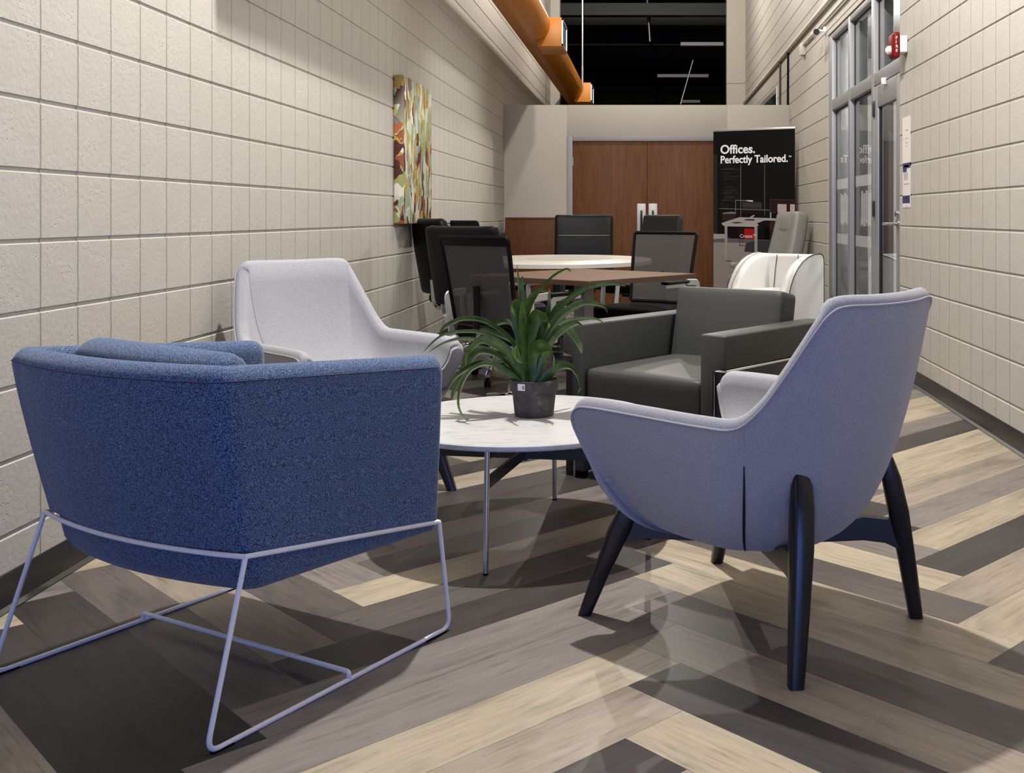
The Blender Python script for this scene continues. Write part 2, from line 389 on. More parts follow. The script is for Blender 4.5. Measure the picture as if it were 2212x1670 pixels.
# ------------------------------------------------------------------ room shell
W_, NP = .176, 7
def build_floor():
    """herringbone planks at 45 degrees to the corridor, each plank a face with its own tone"""
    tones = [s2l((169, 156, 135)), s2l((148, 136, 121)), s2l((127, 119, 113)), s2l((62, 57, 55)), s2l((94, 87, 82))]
    a0, b0 = -1.785, 1.711; q = math.sqrt(.5)
    def start(i, j):
        k = (i+j) % (2*NP)
        return ('h', i-k, j) if k < NP else ('v', i, j-(k-NP))
    def cell(X, Y):
        return start(math.floor(((X-Y)*q-a0)/W_), math.floor(((X+Y)*q-b0)/W_))
    fixed = {}
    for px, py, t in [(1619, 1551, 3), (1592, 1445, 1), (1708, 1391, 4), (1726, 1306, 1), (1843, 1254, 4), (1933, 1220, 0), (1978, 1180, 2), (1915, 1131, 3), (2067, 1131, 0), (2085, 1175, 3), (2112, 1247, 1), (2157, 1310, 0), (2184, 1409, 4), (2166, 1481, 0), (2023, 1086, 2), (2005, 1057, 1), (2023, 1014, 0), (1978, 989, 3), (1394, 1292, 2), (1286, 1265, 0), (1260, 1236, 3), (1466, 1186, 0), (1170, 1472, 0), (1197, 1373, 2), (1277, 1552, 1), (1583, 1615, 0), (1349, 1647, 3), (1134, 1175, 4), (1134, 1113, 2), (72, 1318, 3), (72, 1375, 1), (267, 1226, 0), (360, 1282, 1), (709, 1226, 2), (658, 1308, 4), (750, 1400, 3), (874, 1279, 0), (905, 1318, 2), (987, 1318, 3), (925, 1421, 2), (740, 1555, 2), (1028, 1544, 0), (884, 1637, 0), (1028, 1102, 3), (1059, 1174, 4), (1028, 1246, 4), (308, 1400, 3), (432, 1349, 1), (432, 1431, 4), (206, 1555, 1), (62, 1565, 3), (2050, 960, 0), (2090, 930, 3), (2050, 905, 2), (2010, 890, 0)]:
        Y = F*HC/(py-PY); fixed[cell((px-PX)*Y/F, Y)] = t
    bm = B(); uvl = bm.loops.layers.uv.new('UVMap'); cl = bm.loops.layers.float_color.new('tone')
    seen = set(); rnd = random.Random(3)
    def P(a, b): return Vector(((a+b)*q, (b-a)*q, 0))
    X0, X1, Y0, Y1 = XL-.02, 4.6, -3.0, 19.3
    for i in range(-130, 45):
        for j in range(-45, 130):
            a, b = a0+(i+.5)*W_, b0+(j+.5)*W_
            X, Y = (a+b)*q, (b-a)*q
            if not (X0-1 < X < XR+.8 and Y0-1 < Y < Y1+1): continue
            s = start(i, j)
            if s in seen: continue
            seen.add(s)
            d, si, sj = s
            la, lb = (NP*W_, W_) if d == 'h' else (W_, NP*W_)
            g = .0004
            aa, bb = a0+si*W_, b0+sj*W_
            c = [P(aa+g, bb+g), P(aa+la-g, bb+g), P(aa+la-g, bb+lb-g), P(aa+g, bb+lb-g)]
            f = bm.faces.new([bm.verts.new(p) for p in c])
            ou, ov = rnd.random()*40, rnd.random()*40
            uv = [(0, 0), (la, 0), (la, lb), (0, lb)]
            if d == 'v': uv = [(y, x) for x, y in uv]
            t = fixed.get(s); rv = rnd.random(); jit = .93+.14*rnd.random()
            if t is None and X < .35 and 5.4 < Y < 9.5: t = (3, 4, 3, 2)[int(rv*4)]  # shade under the tables and chairs painted in as darker plank tones
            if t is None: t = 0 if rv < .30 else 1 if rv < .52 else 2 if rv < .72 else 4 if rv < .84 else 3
            for l, (u, v) in zip(f.loops, uv):
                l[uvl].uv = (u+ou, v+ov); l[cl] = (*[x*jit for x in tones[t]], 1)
    for co, no in (((X0, 0, 0), (-1, 0, 0)), ((XR+.02, 0, 0), (1, 0, 0)), ((0, Y0, 0), (0, -1, 0)), ((0, Y1, 0), (0, 1, 0))):
        bmesh.ops.bisect_plane(bm, geom=bm.verts[:]+bm.edges[:]+bm.faces[:], plane_co=co, plane_no=no, clear_outer=True)
    # body of the slab under the planks
    for v0 in ((X0, XR+.02),):
        box(bm, X0, XR+.02, Y0, Y1, -.06, -.0015)
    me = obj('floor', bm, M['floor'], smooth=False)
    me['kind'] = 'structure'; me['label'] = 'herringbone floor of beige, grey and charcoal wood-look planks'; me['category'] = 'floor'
build_floor()

def block_strip(bm, x, sgn, y0, y1, z0, z1, thick=.2):
    """wall slab whose room side (x) has raked bed joints at every course"""
    prof = [(0, z0)]
    for k in range(int(z0/CH)-1, int(z1/CH)+2):
        z = k*CH
        if z-.009 > z0 and z+.009 < z1:
            prof += [(0, z-.0085), (.002, z-.0068), (.005, z-.0055), (.005, z+.0055), (.001, z+.0068), (0, z+.0078)]
    prof += [(0, z1), (thick, z1), (thick, z0)]
    r0 = [Vector((x+sgn*d, y0, z)) for d, z in prof]; r1 = [Vector((x+sgn*d, y1, z)) for d, z in prof]
    loft(bm, [r0, r1])
ZC = 6.0
bm = B(); block_strip(bm, XL, -1, -3, 19.2, 0, ZC)
struct('wall_left', bm, M['wall_l'], 'long cream painted block wall carrying the abstract canvas', 'wall', ang=20)
DY0, DY1, DZ = 7.23, 10.17, 2.80
bm = B(); block_strip(bm, XR, 1, -3, DY0, 0, ZC); block_strip(bm, XR, 1, DY1, 19.2, 0, ZC); block_strip(bm, XR, 1, DY0, DY1, DZ, ZC)
struct('wall_right', bm, M['wall_r'], 'cream painted block wall pierced by the glazed grey entrance', 'wall', ang=20)
bm = B(); box(bm, XL-.2, XR+.2, -3, 19.2, ZC, ZC+.1); struct('ceiling', bm, M['ceil'], 'high grey painted ceiling above the corridor', 'ceiling')
BY = 12.96
bm = B(); box(bm, XL, -1.012, BY, BY+.14, 0, 2.43, .003); box(bm, .93, XR, BY, BY+.14, 0, 2.43, .003); box(bm, -1.012, .93, BY, BY+.14, 2.05, 2.43, .003)
struct('wall_back', bm, M['drywall'], 'low cream drywall partition closing the corridor around the brown double doors', 'wall')
bm = B(); box(bm, XL, -1.615, 19.0, 19.2, 0, ZC); struct('wall_far_left', bm, M['drywall'], 'narrow pale pier left of the dark high opening', 'wall')
bm = B(); box(bm, 1.36, XR, 19.0, 19.2, 0, ZC); box(bm, 1.355, XR, 18.985, 19.0, 3.44, 3.452); struct('wall_far_right', bm, M['drywall'], 'pale pier right of the dark high opening', 'wall')
bm = B()
box(bm, -7, 7, 19.3, 44, -.1, 0); box(bm, -7.1, -7, 19.2, 44, 0, 9); box(bm, 7, 7.1, 19.2, 44, 0, 9); box(bm, -7, 7, 44, 44.1, 0, 9); box(bm, -7, 7, 19.2, 44, 9, 9.1)
box(bm, -7, XL-.2, 19.2, 19.3, 0, 9); box(bm, XR+.2, 7, 19.2, 19.3, 0, 9); box(bm, XL-.2, XR+.2, 19.2, 19.3, ZC+.1, 9)
struct('wall_warehouse', bm, M['dark'], 'unlit warehouse seen through the opening above the partition', 'wall')
for k, (y, z) in enumerate([(23, 5.4), (27, 5.9), (31, 6.0), (35, 6.2)]):
    bm = B(); box(bm, -6.9, 6.9, y-.08, y+.08, z, z+.25); box(bm, -6.9, 6.9, y-.14, y+.14, z-.02, z)
    tag(obj('roof_beam', bm, M['dark_steel'], smooth=False), 'dim steel roof beam crossing the dark warehouse, %s from the opening' % ['first', 'second', 'third', 'fourth'][k], 'beam', 'warehouse roof beams')
for px0, px1, py, Y, lab in ((1470, 1562, 98, 24.6, 'upper'), (1420, 1530, 166, 28.6, 'middle'), (1473, 1512, 221, 32.6, 'lowest')):
    p, q_ = at(px0, py, Y), at(px1, py+2, Y)
    bm = B(); box(bm, p.x, q_.x, Y-.1, Y+.1, p.z-.02, p.z+.06); tag(obj('roof_light', bm, M['wcoat'], smooth=False), 'unlit strip light, %s of three in the dark opening' % lab, 'light', 'unlit warehouse lights')
bm = B(); tube(bm, [at(1398, 0, 24), at(1404, 90, 24)], .03); tag(obj('hanging_conduit', bm, M['satin']), 'thin grey vertical conduit hanging in the middle of the dark opening', 'pipe')
bm = B(); tube(bm, [at(1497, 130, 24), at(1470, 225, 24)], .018); tag(obj('slanted_cable', bm, M['satin']), 'thin pale slanted cable low in the dark opening', 'cable')

# baseboards with a cove toe
def baseboard(name, x, s, y0, y1, label):
    pr = [(0, 0), (.019, 0), (.020, .004), (.0085, .014), (.0065, .03), (.006, .098), (.003, .102), (0, .102)]
    bm = B(); loft(bm, [[Vector((x+s*a, y0, z)) for a, z in pr], [Vector((x+s*a, y1, z)) for a, z in pr]])
    struct(name, bm, M['rubber'], label, 'baseboard')
baseboard('baseboard_left', XL, 1, -3, BY, 'black rubber cove base along the left block wall')
baseboard('baseboard_right', XR, -1, -3, DY0, 'black rubber cove base along the near right block wall')
baseboard('baseboard_far_right', XR, -1, DY1, BY, 'black rubber cove base on the right wall beyond the entrance')

# double doors
t = thing('door_1', 'brown wooden double doors with steel pull plates in a grey frame', 'door', (0, BY, 0)); t['kind'] = 'structure'
bm = B(); box(bm, -1.012, -.945, -.012, .14, 0, 2.05, .004); box(bm, .865, .93, -.012, .14, 0, 2.05, .004); box(bm, -.945, .865, -.012, .14, 1.99, 2.05, .004)
obj('door_frame', bm, M['dframe'], t)
for s, (x0, x1) in ((-1, (-.942, -.0415)), (1, (-.0375, .862))):
    bm = B(); box(bm, x0, x1, .012, .056, .01, 1.986, .002); lf = obj('door_leaf', bm, M['door'], t)
    xc = -.0395+s*.070
    bm = B(); box(bm, xc-.052, xc+.052, .004, .012, .86, 1.232, .002); pl = obj('pull_plate', bm, M['plate'], lf)
    bm = B(); tube(bm, fillet([(xc, .008, .88), (xc, -.045, .90), (xc, -.045, 1.12), (xc, .008, 1.14)], .03), .014, 10)
    obj('pull_handle', bm, M['gunmetal'], lf)
    for z in (.25, 1.05, 1.74):
        bm = B(); tube(bm, [(x0 if s < 0 else x1, -.006, z-.055), (x0 if s < 0 else x1, -.006, z+.055)], .011); obj('hinge', bm, M['steel'], lf)

# glazed entrance on the right
t = thing('window_1', 'grey metal glazed screen with sidelights and transom lights in the right wall', 'window', (0, 0, 0)); t['kind'] = 'structure'
bm = B()
X0, X1 = 1.700, 1.80
for y0, y1, z1 in ((9.99, DY1, DZ), (9.09, 9.18, DZ), (8.13, 8.215, DZ), (DY0, 7.275, DZ)):
    box(bm, X0, X1, y0, y1, 0, z1, .004)
    box(bm, X1-.02, X1+.05, y0-.015, y1+.015, 0, z1, .003)
for y0, y1 in ((9.18, 9.99), (8.215, 9.09), (7.275, 8.13)):
    box(bm, X0+.001, X1, y0, y1, 2.07, 2.17, .004); box(bm, X0+.001, X1, y0, y1, DZ-.06, DZ, .004)
for y0, y1 in ((9.18, 9.99), (8.215, 9.09)): box(bm, X0+.001, X1, y0, y1, 0, .10, .004)
obj('window_frame', bm, M['frame'], t)
gk = B()
for y0, y1, z0, z1 in ((9.18, 9.99, .10, 2.07), (8.215, 9.09, .10, 2.07), (9.18, 9.99, 2.17, DZ-.06), (8.215, 9.09, 2.17, DZ-.06), (7.275, 8.13, 2.17, DZ-.06)):
    bm = B(); box(bm, 1.742, 1.748, y0, y1, z0, z1); obj('pane', bm, M['glass'], t, smooth=False)
    for a, b in ((y0, y0+.012), (y1-.012, y1)): box(gk, 1.738, 1.752, a, b, z0, z1)
    box(gk, 1.738, 1.752, y0, y1, z1-.012, z1)
obj('gasket', gk, M['black'], t, smooth=False)
for y0, y1 in ((9.22, 9.95), (8.26, 9.05)):
    dk = B()
    for k in range(5): box(dk, 1.7395, 1.7405, y0+.12+.09*k, y0+.19+.09*k, 1.09-.09+.012*(k % 3), 1.29-.02*(k % 2))
    box(dk, 1.7395, 1.7405, y0, y1, 1.33, 1.42); box(dk, 1.7395, 1.7405, y0, y1, .83, .92)
    obj('frosted_decal', dk, M['frost'], t, smooth=False)
t = thing('door_2', 'grey metal glazed entrance door with steel lever in the right wall', 'door', (0, 0, 0)); t['kind'] = 'structure'
bm = B(); a0, a1 = 7.28, 8.122
box(bm, 1.704, 1.75, a0, a0+.115, .01, 2.065, .003); box(bm, 1.704, 1.75, a1-.125, a1, .01, 2.065, .003)
box(bm, 1.704, 1.75, a0+.115, a1-.125, 1.90, 2.065, .003); box(bm, 1.704, 1.75, a0+.115, a1-.125, .01, .26, .003)
obj('door_leaf', bm, M['frame'], t)
bm = B(); box(bm, 1.725, 1.731, a0+.115, a1-.125, .26, 1.90); obj('pane', bm, M['glass'], t, smooth=False)
bm = B(); box(bm, 1.715, 1.739, a1-.14, a1-.125, .26, 1.90); box(bm, 1.715, 1.739, a0+.115, a0+.127, .26, 1.90); obj('gasket', bm, M['black'], t, smooth=False)
for z in (.3, 1.14, 1.90):
    bm = B(); box(bm, 1.690, 1.704, a1-.02, a1+.012, z-.06, z+.06, .003); obj('hinge', bm, M['gunmetal'], t)
bm = B(); Mx = Matrix.Rotation(PI/2, 4, 'Y'); lathe(bm, [(0, 0), (.028, 0), (.028, .012), (.012, .016), (.012, .07), (0, .07)], 20, Matrix.Translation((1.704, a0+.06, 1.03)) @ Matrix.Rotation(-PI/2, 4, 'Y'))
tube(bm, [(1.64, a0+.06, 1.03), (1.635, a0+.09, 1.03), (1.632, a0+.20, 1.028)], .010, 10); obj('lever_handle', bm, M['steel'], t)
bm = B(); lathe(bm, [(0, 0), (.020, 0), (.020, .02), (0, .022)], 20, Matrix.Translation((1.704, a0+.06, 1.10)) @ Matrix.Rotation(-PI/2, 4, 'Y')); obj('lock_cylinder', bm, M['steel'], t)
bm = B(); box(bm, 1.672, 1.703, 7.70, 7.74, 2.035, 2.085, .004); obj('door_sensor', bm, M['white'], t)
# the room behind the glass
bm = B(); box(bm, 4.5, 4.6, 5.0, 13, 0, 3); box(bm, 1.9, 4.6, 13, 13.1, 0, 3); box(bm, 1.9, 4.6, 4.9, 5.0, 0, 3); box(bm, 1.9, 4.6, 5, 13, 3, 3.1)
struct('wall_side_room', bm, plain('side_room_paint', (.46, .46, .45), .8), 'plain grey-green room behind the glazed entrance', 'wall')
bm = B(); box(bm, XR+.021, 4.6, 4.9, 13.1, -.06, 0); struct('floor_side_room', bm, plain('side_room_floor', (.12, .12, .115), .5), 'grey floor of the room behind the glass', 'floor')
# small dark window high on the right wall beyond the partition
t = thing('window_2', 'dark window on the right wall beyond the low partition', 'window'); t['kind'] = 'structure'
bm = B(); box(bm, XR-.012, XR, 14.2, 17.6, 1.2, 2.80, .003); obj('window_frame', bm, M['satin'], t)
bm = B(); box(bm, XR-.016, XR-.012, 14.27, 17.5, 1.28, 2.72); obj('pane', bm, plain('dark_pane', (.01, .011, .012), .08), t)

# ------------------------------------------------------------------ overhead services
t = thing('air_duct', 'orange round air duct running high along the left wall', 'duct', (-1.319, 0, 3.216))
bm = B(); n = 48; rings = []
y = 4.28
while y < 21:
    for dy, r in ((0, .200), (.012, .2035), (.024, .200)):
        rings.append([Vector((math.cos(2*PI*k/n)*r, y+dy, math.sin(2*PI*k/n)*r)) for k in range(n)])
    y += .06
loft(bm, rings); obj('duct_pipe', bm, M['orange'], t, ang=60)
for y0 in (11.87, 17.7):
    bm = B(); box(bm, .06, .33, y0, y0+.62, -.245, .075, .004); d = obj('diffuser_box', bm, M['obox'], t)
    g = B(); box(g, .3305, .335, y0+.03, y0+.59, -.215, .045); obj('grille', g, M['black'], d, smooth=False)
    g = B(); r0, r1 = y0+.015, y0+.605
    for a in ((r0, r1, -.235, -.215), (r0, r1, .045, .065), (r0, r0+.02, -.235, .065), (r1-.02, r1, -.235, .065)): box(g, .331, .345, *a)
    obj('grille_frame', g, M['satin'], d, smooth=False)
bm = B(); tube(bm, [(-1.098, 17.25, 3.2), (-1.098, 17.25, ZC)], .012, 8); tube(bm, [(-1.098, 17.25, 3.18), (-1.098, 17.25, 3.5)], .0145, 8)
tag(obj('hanger_rod', bm, M['satin']), 'thin steel rod holding up the orange duct', 'rod')
bm = B(); tube(bm, [(XR-.028, 7.0, 3.09), (XR-.028, 18.98, 3.09)], .022, 10); tag(obj('conduit', bm, M['conduit']), 'upper cream painted conduit running along the right wall', 'pipe')
bm = B(); tube(bm, [(XR-.022, 7.0, 2.95), (XR-.022, 11.7, 2.95)], .014, 10); box(bm, XR-.05, XR-.001, 11.62, 11.76, 2.84, 2.97, .004)
tag(obj('conduit', bm, M['conduit']), 'lower cream conduit ending in a junction box beside the security camera', 'pipe')
for px, lab in ((1685, 'brown cable dropping behind the partition, farther of two'), (1702, 'black cable dropping beside the partition end, nearer of two')):
    yy = (XR-.015)*F/(px-PX)
    bm = B(); tube(bm, [(XR-.012, yy, 1.4), (XR-.014, yy+.02, 2.4), (XR-.012, yy, 3.07)], .014, 8)
    tag(obj('drop_cable', bm, M['cable'] if px < 1700 else M['plastic']), lab, 'cable', 'drop cables')
t = thing('security_camera', 'white bullet security camera with black face high on the right wall', 'camera', (1.575, 10.2, 2.83), face_dir(0, -1))
bm = B(); Mf = Matrix.Rotation(-PI/2, 4, 'X'); lathe(bm, [(0, -.09), (.026, -.09), (.031, -.08), (.031, .055), (.034, .06), (.034, .075), (0, .075)], 24, Mf); obj('housing', bm, M['white'], t)
bm = B(); lathe(bm, [(0, .0752), (.031, .0752), (.030, .081), (.015, .0815), (.012, .079), (0, .079)], 24, Mf); obj('lens', bm, M['black'], t)
bm = B(); tube(bm, [(0, -.05, .02), (-.03, -.07, .035), (-.113, -.09, .04)], .012); lathe(bm, [(0, 0), (.04, 0), (.04, .02), (0, .02)], 20, Matrix.Translation((-.114, -.09, .04)) @ Matrix.Rotation(PI/2, 4, 'Y')); obj('bracket', bm, M['white'], t)

t = thing('fire_alarm', 'red fire alarm horn strobe on a white box beside the glazed entrance', 'alarm', (XR, 7.06, 2.21))
bm = B(); box(bm, -.052, 0, -.06, .06, -.052, .062, .010, 3); obj('back_box', bm, M['white'], t)
bm = B(); box(bm, -.094, -.052, -.065, .065, -.085, .085, .014, 3); box(bm, -.104, -.09, -.05, .05, -.07, .07, .006); obj('housing', bm, M['red'], t)
bm = B(); lathe(bm, [(0, 0), (.03, 0), (.028, .022), (.012, .034), (0, .036)], 20, Matrix.Translation((-.103, -.01, -.03)) @ Matrix.Rotation(-PI/2, 4, 'Y')); obj('strobe_lens', bm, M['white'], t)
for k, ch in enumerate('FIRE'):
    text('lettering', ch, .026, Matrix.Translation((-.082, -.0655, .036-.028*k)) @ Matrix.Rotation(PI/2, 4, 'X'), M['paper'], t, .0006, .0006)

# notices on the wall beside the entrance
def notice(label, z0, z1, y0, y1, marks):
    t = thing('wall_notice', label, 'notice', (XR, 0, 0), 0, 'notices by the entrance')
    bm = B(); box(bm, -.0025, -.0003, y0, y1, z0, z1); obj('sheet', bm, M['paper'], t, smooth=False)
    for mi, a, b, c, d in marks:
        bm = B(); box(bm, -.0031, -.0025, y0+(y1-y0)*a, y0+(y1-y0)*b, z0+(z1-z0)*c, z0+(z1-z0)*d); obj('print', bm, M[mi], t, smooth=False)
notice('upper white paper notice by the glazed entrance, faint grey text', 1.41, 1.74, 6.93, 7.145, [('ink', .3, .6, .72, .735), ('ink', .3, .62, .56, .57), ('ink', .35, .6, .47, .485), ('ink', .4, .55, .40, .415)])
notice('lower white notice with navy blocks by the glazed entrance', 1.14, 1.435, 6.93, 7.14, [('navy', 0, 1, .88, 1.0), ('paper', .18, .8, .905, .95), ('navy', .45, .95, .80, .88), ('ink', .55, .62, .62, .8), ('ink', .7, .78, .62, .8), ('ink', .35, .45, .62, .78), ('ink', .15, .8, .52, .535), ('navy', .05, 1, .10, .27), ('label', .3, .6, .21, .225), ('ink', .3, .6, .02, .03)])

# canvas on the left wall
t = thing('wall_painting', 'tall abstract canvas in cream, green, ochre and maroon on the left wall', 'painting', (XL, 7.39, 1.03))
bm = B(); box(bm, 0.003, .068, 0, .955, 0, 1.035, .004); obj('canvas', bm, M['art'], t)

# ------------------------------------------------------------------ banner
def banner():
    p0, p1 = at(1541, 600, 12.55), at(1717, 600, 12.12)
    dx, dy = p1.x-p0.x, p1.y-p0.y; Wd = math.hypot(dx, dy)
    t = thing('banner_stand', 'tall black roll-up banner with white slogan and a printed office scene', 'banner', (p0.x, p0.y, 0), math.atan2(dy, dx))
    k = Wd/835
    HT = 2.085
    def uv(x, y): return Vector(((x-107)*k, 0, HT-.012-(y-(157-29*(x-107)/835))*.00112))
    bm = B(); box(bm, 0, Wd, 0, .004, .09, HT); obj('printed_sheet', bm, plain('banner_black', (.004, .004, .004), .7, spec=.08), t, smooth=False)
    bm = B(); box(bm, -.004, Wd+.004, -.006, .012, HT-.014, HT+.012, .003); obj('top_rail', bm, M['satin'], t)
    bm = B(); box(bm, -.01, Wd+.01, -.07, .09, 0, .09, .012, 3); obj('base', bm, M['satin'], t)
    bm = B(); tube(bm, [(Wd/2, .03, .05), (Wd/2, .03, HT)], .010); obj('pole', bm, M['satin'], t)
    cols = {}; mats = []; bm = B()
    def poly(pts, c, layer):
        if c not in cols: cols[c] = len(mats); mats.append(plain('print_%d' % len(mats), tuple(v*.72 for v in s2l(c)), .7, spec=.1))
        vs = [bm.verts.new(uv(*p)+Vector((0, -.0006*layer, 0))) for p in pts]
        f = bm.faces.new(vs); f.material_index = cols[c]
    R = lambda x0, y0, x1, y1, c, l: poly([(x0, y0), (x1, y0), (x1, y1), (x0, y1)], c, l)
    R(108, 400, 148, 1228, (40, 38, 38), 1)
    rr = random.Random(5)
    for q in range(46):
        yy = 470+q*10.5+rr.random()*6; x0 = 165+rr.random()*60; x1 = x0+60+rr.random()*150; g = 22+int(rr.random()*38)
        g = g//8*8
        R(x0, yy, min(x1, 388), yy+3+rr.random()*6, (g, g, g), 1)
    for q in range(20):
        yy = 880+q*6; g = (26+int(40*math.exp(-((yy-915)/40)**2)))//6*6; R(410, yy, 610, yy+5, (g+6, g, g), 1)
    R(392, 500, 397, 1040, (120, 116, 114), 2); R(637, 490, 642, 1020, (110, 106, 104), 2); R(165, 959, 695, 965, (120, 116, 114), 2)
    R(338, 870, 344, 990, (130, 126, 124), 3); R(338, 868, 470, 874, (140, 136, 134), 3); poly([(455, 866), (518, 866), (522, 882), (450, 876)], (225, 215, 210), 3)
    R(692, 848, 942, 990, (54, 46, 45), 2); R(700, 858, 942, 980, (48, 20, 20), 3); R(770, 897, 860, 980, (186, 172, 174), 4); R(895, 895, 942, 978, (186, 172, 174), 4)
    R(710, 988, 942, 1052, (12, 12, 13), 3); R(693, 985, 708, 1052, (150, 146, 145), 3); R(795, 1020, 818, 1050, (52, 56, 60), 4); R(885, 1020, 908, 1050, (52, 56, 60), 4)
    R(108, 1228, 942, 1990, (148, 139, 134), 1); poly([(108, 1285), (300, 1268), (942, 1268), (942, 1300), (420, 1310), (108, 1318)], (96, 93, 94), 2)
    poly([(450, 1310), (560, 1275), (942, 1275), (942, 1420), (430, 1400)], (58, 55, 58), 3); poly([(110, 1235), (238, 1225), (238, 1265), (110, 1285)], (165, 158, 154), 2)
    R(205, 1000, 345, 1090, (50, 34, 28), 3); poly([(205, 1005), (300, 990), (345, 995), (345, 1010), (205, 1018)], (120, 116, 112), 4)
    R(258, 1146, 690, 1268, (8, 7, 8), 4); R(690, 1066, 940, 1270, (58, 38, 30), 4); R(640, 1072, 692, 1268, (12, 9, 9), 4); R(690, 1160, 940, 1272, (44, 29, 24), 5)
    R(805, 1077, 907, 1087, (205, 200, 198), 6); R(805, 1146, 907, 1157, (205, 200, 198), 6)
    poly([(195, 1112), (380, 1046), (700, 1043), (942, 1052), (942, 1066), (640, 1070), (562, 1102), (580, 1122), (560, 1140), (232, 1146), (205, 1135)], (172, 163, 158), 7)
    poly([(285, 1105), (360, 1094), (430, 1100), (350, 1112)], (52, 48, 48), 8); poly([(425, 1076), (460, 1062), (545, 1062), (530, 1076)], (45, 42, 42), 8); poly([(460, 1060), (530, 1015), (542, 1022), (500, 1055)], (168, 160, 156), 8)
    R(228, 1146, 255, 1500, (158, 151, 147), 7); R(537, 1140, 567, 1480, (158, 151, 147), 7)
    R(366, 1160, 432, 1270, (36, 12, 12), 5); R(432, 1160, 545, 1270, (168, 26, 20), 6)
    for q in range(6): R(440+17*q, 1162, 444+17*q, 1240, (136, 20, 16), 7)
    R(380, 1268, 386, 1340, (70, 66, 66), 6); R(414, 1268, 419, 1310, (70, 66, 66), 6); R(380, 1334, 470, 1340, (70, 66, 66), 6)
    R(240, 1498, 300, 1510, (96, 92, 94), 6)
    obj('printed_picture', bm, mats, t, smooth=False)
    wt = plain('banner_white', (.70, .69, .69), .5)
    T = lambda x, y: Matrix.Translation(uv(x, y)+Vector((0, -.006, 0))) @ Matrix.Rotation(PI/2, 4, 'X')
    text('slogan', 'Offices.', .142, T(182, 388) @ Matrix.Diagonal((1.0, 1, 1, 1)), wt, t, .0005, .0034)
    text('slogan', 'Perfectly Tailored.', .121, T(182, 488) @ Matrix.Diagonal((.92, 1, 1, 1)), wt, t, .0005, .0030)
    text('slogan', 'TM', .026, T(880, 418), wt, t, .0005, .0003)
    text('slogan', 'Create\u2122', .056, T(386, 1257), plain('banner_pink', (.62, .42, .42), .5), t, .0005, .0005)
banner()

# ------------------------------------------------------------------ cabinet by the partition
t = thing('cabinet', 'brown wooden cabinet against the low partition left of the doors', 'cabinet', (-1.37, 12.72, 0))
bm = B(); box(bm, -.335, .335, -.215, .215, .06, 1.04, .003); box(bm, -.31, .31, -.19, .20, 0, .06); obj('body', bm, M['cab'], t)
bm = B(); box(bm, -.335, .335, -.218, .218, 1.041, 1.064, .002); obj('top', bm, M['cab'], t)

# ------------------------------------------------------------------ blue armchair with white rod frame
def upath(W, D, rc, bulge, ns=8, nb=14):
    P = []
    for k in range(ns): P.append((W, D+(rc-D)*k/ns))
    for k in range(7):
        a = PI/2*k/6; P.append((W-rc+rc*math.cos(a), rc-rc*math.sin(a)))
    for k in range(1, nb):
        u = (W-rc)*(1-2*k/nb); P.append((u, -bulge*(1-(u/(W-rc))**2)))
    for k in range(7):
        a = PI/2*k/6; P.append((-W+rc-rc*math.sin(a), rc-rc*math.cos(a)))
    for k in range(1, ns+1): P.append((-W, rc+(D-rc)*k/ns))
    return [Vector((p[0], p[1], 0)) for p in P]

def tub(bm, path, zt, zb, t, inset, rtop, Rend=.03, inner=0.0, nseg=5, low=None):
    """upholstered wall of thickness t following path (its outer top line); zt, zb give top and bottom per point"""
    m = len(path); rings = []
    def section(p, n, a, b, sh=0.0, w=None):
        S = []
        for k in range(nseg):
            f = k/(nseg-1); S.append(((inset if not callable(inset) else inset(n))*(1-f)**1.4, b+(a-rtop-b)*f))
        for k in range(1, 9):
            q = PI*k/9; S.append((t/2-t/2*math.cos(q), a-rtop+rtop*math.sin(q)))
        for k in range(nseg):
            f = 1-k/(nseg-1); S.append((t+inner*(1-f), b+(a-rtop-b)*f))
        c = t/2; zm = (a+b)/2; hh = (a-b)/2
        if sh: S = [(c+(o-c)*max(.1, (t/2-sh)/(t/2)), zm+(z-zm)*(hh-sh)/hh) for o, z in S]
        out = []
        for o, z in S:
            k = max(0, min(1, (a-rtop-z)/(a-rtop-b)))**1.15 if w is not None else 0
            out.append(Vector((p.x+n.x*o+(w.x*k if w is not None else 0), p.y+n.y*o+(w.y*k if w is not None else 0), z)))
        return out
    nor = []; sh_ = [(low[i]-path[i]) if low else None for i in range(m)]
    for i in range(m):
        T = (path[min(i+1, m-1)]-path[max(i-1, 0)]).normalized(); nor.append(Vector((T.y, -T.x, 0)))
    for q in (4, 3, 2, 1):
        a = q*PI/8; d = (path[0]-path[1]).normalized()
        rings.append(section(path[0]+d*(Rend*math.sin(a)), nor[0], zt(path[0]), zb(path[0]), Rend*(1-math.cos(a)), sh_[0]))
    for i in range(m): rings.append(section(path[i], nor[i], zt(path[i]), zb(path[i]), 0.0, sh_[i]))
    for q in (1, 2, 3, 4):
        a = q*PI/8; d = (path[-1]-path[-2]).normalized()
        rings.append(section(path[-1]+d*(Rend*math.sin(a)), nor[-1], zt(path[-1]), zb(path[-1]), Rend*(1-math.cos(a)), sh_[-1]))
    loft(bm, rings)

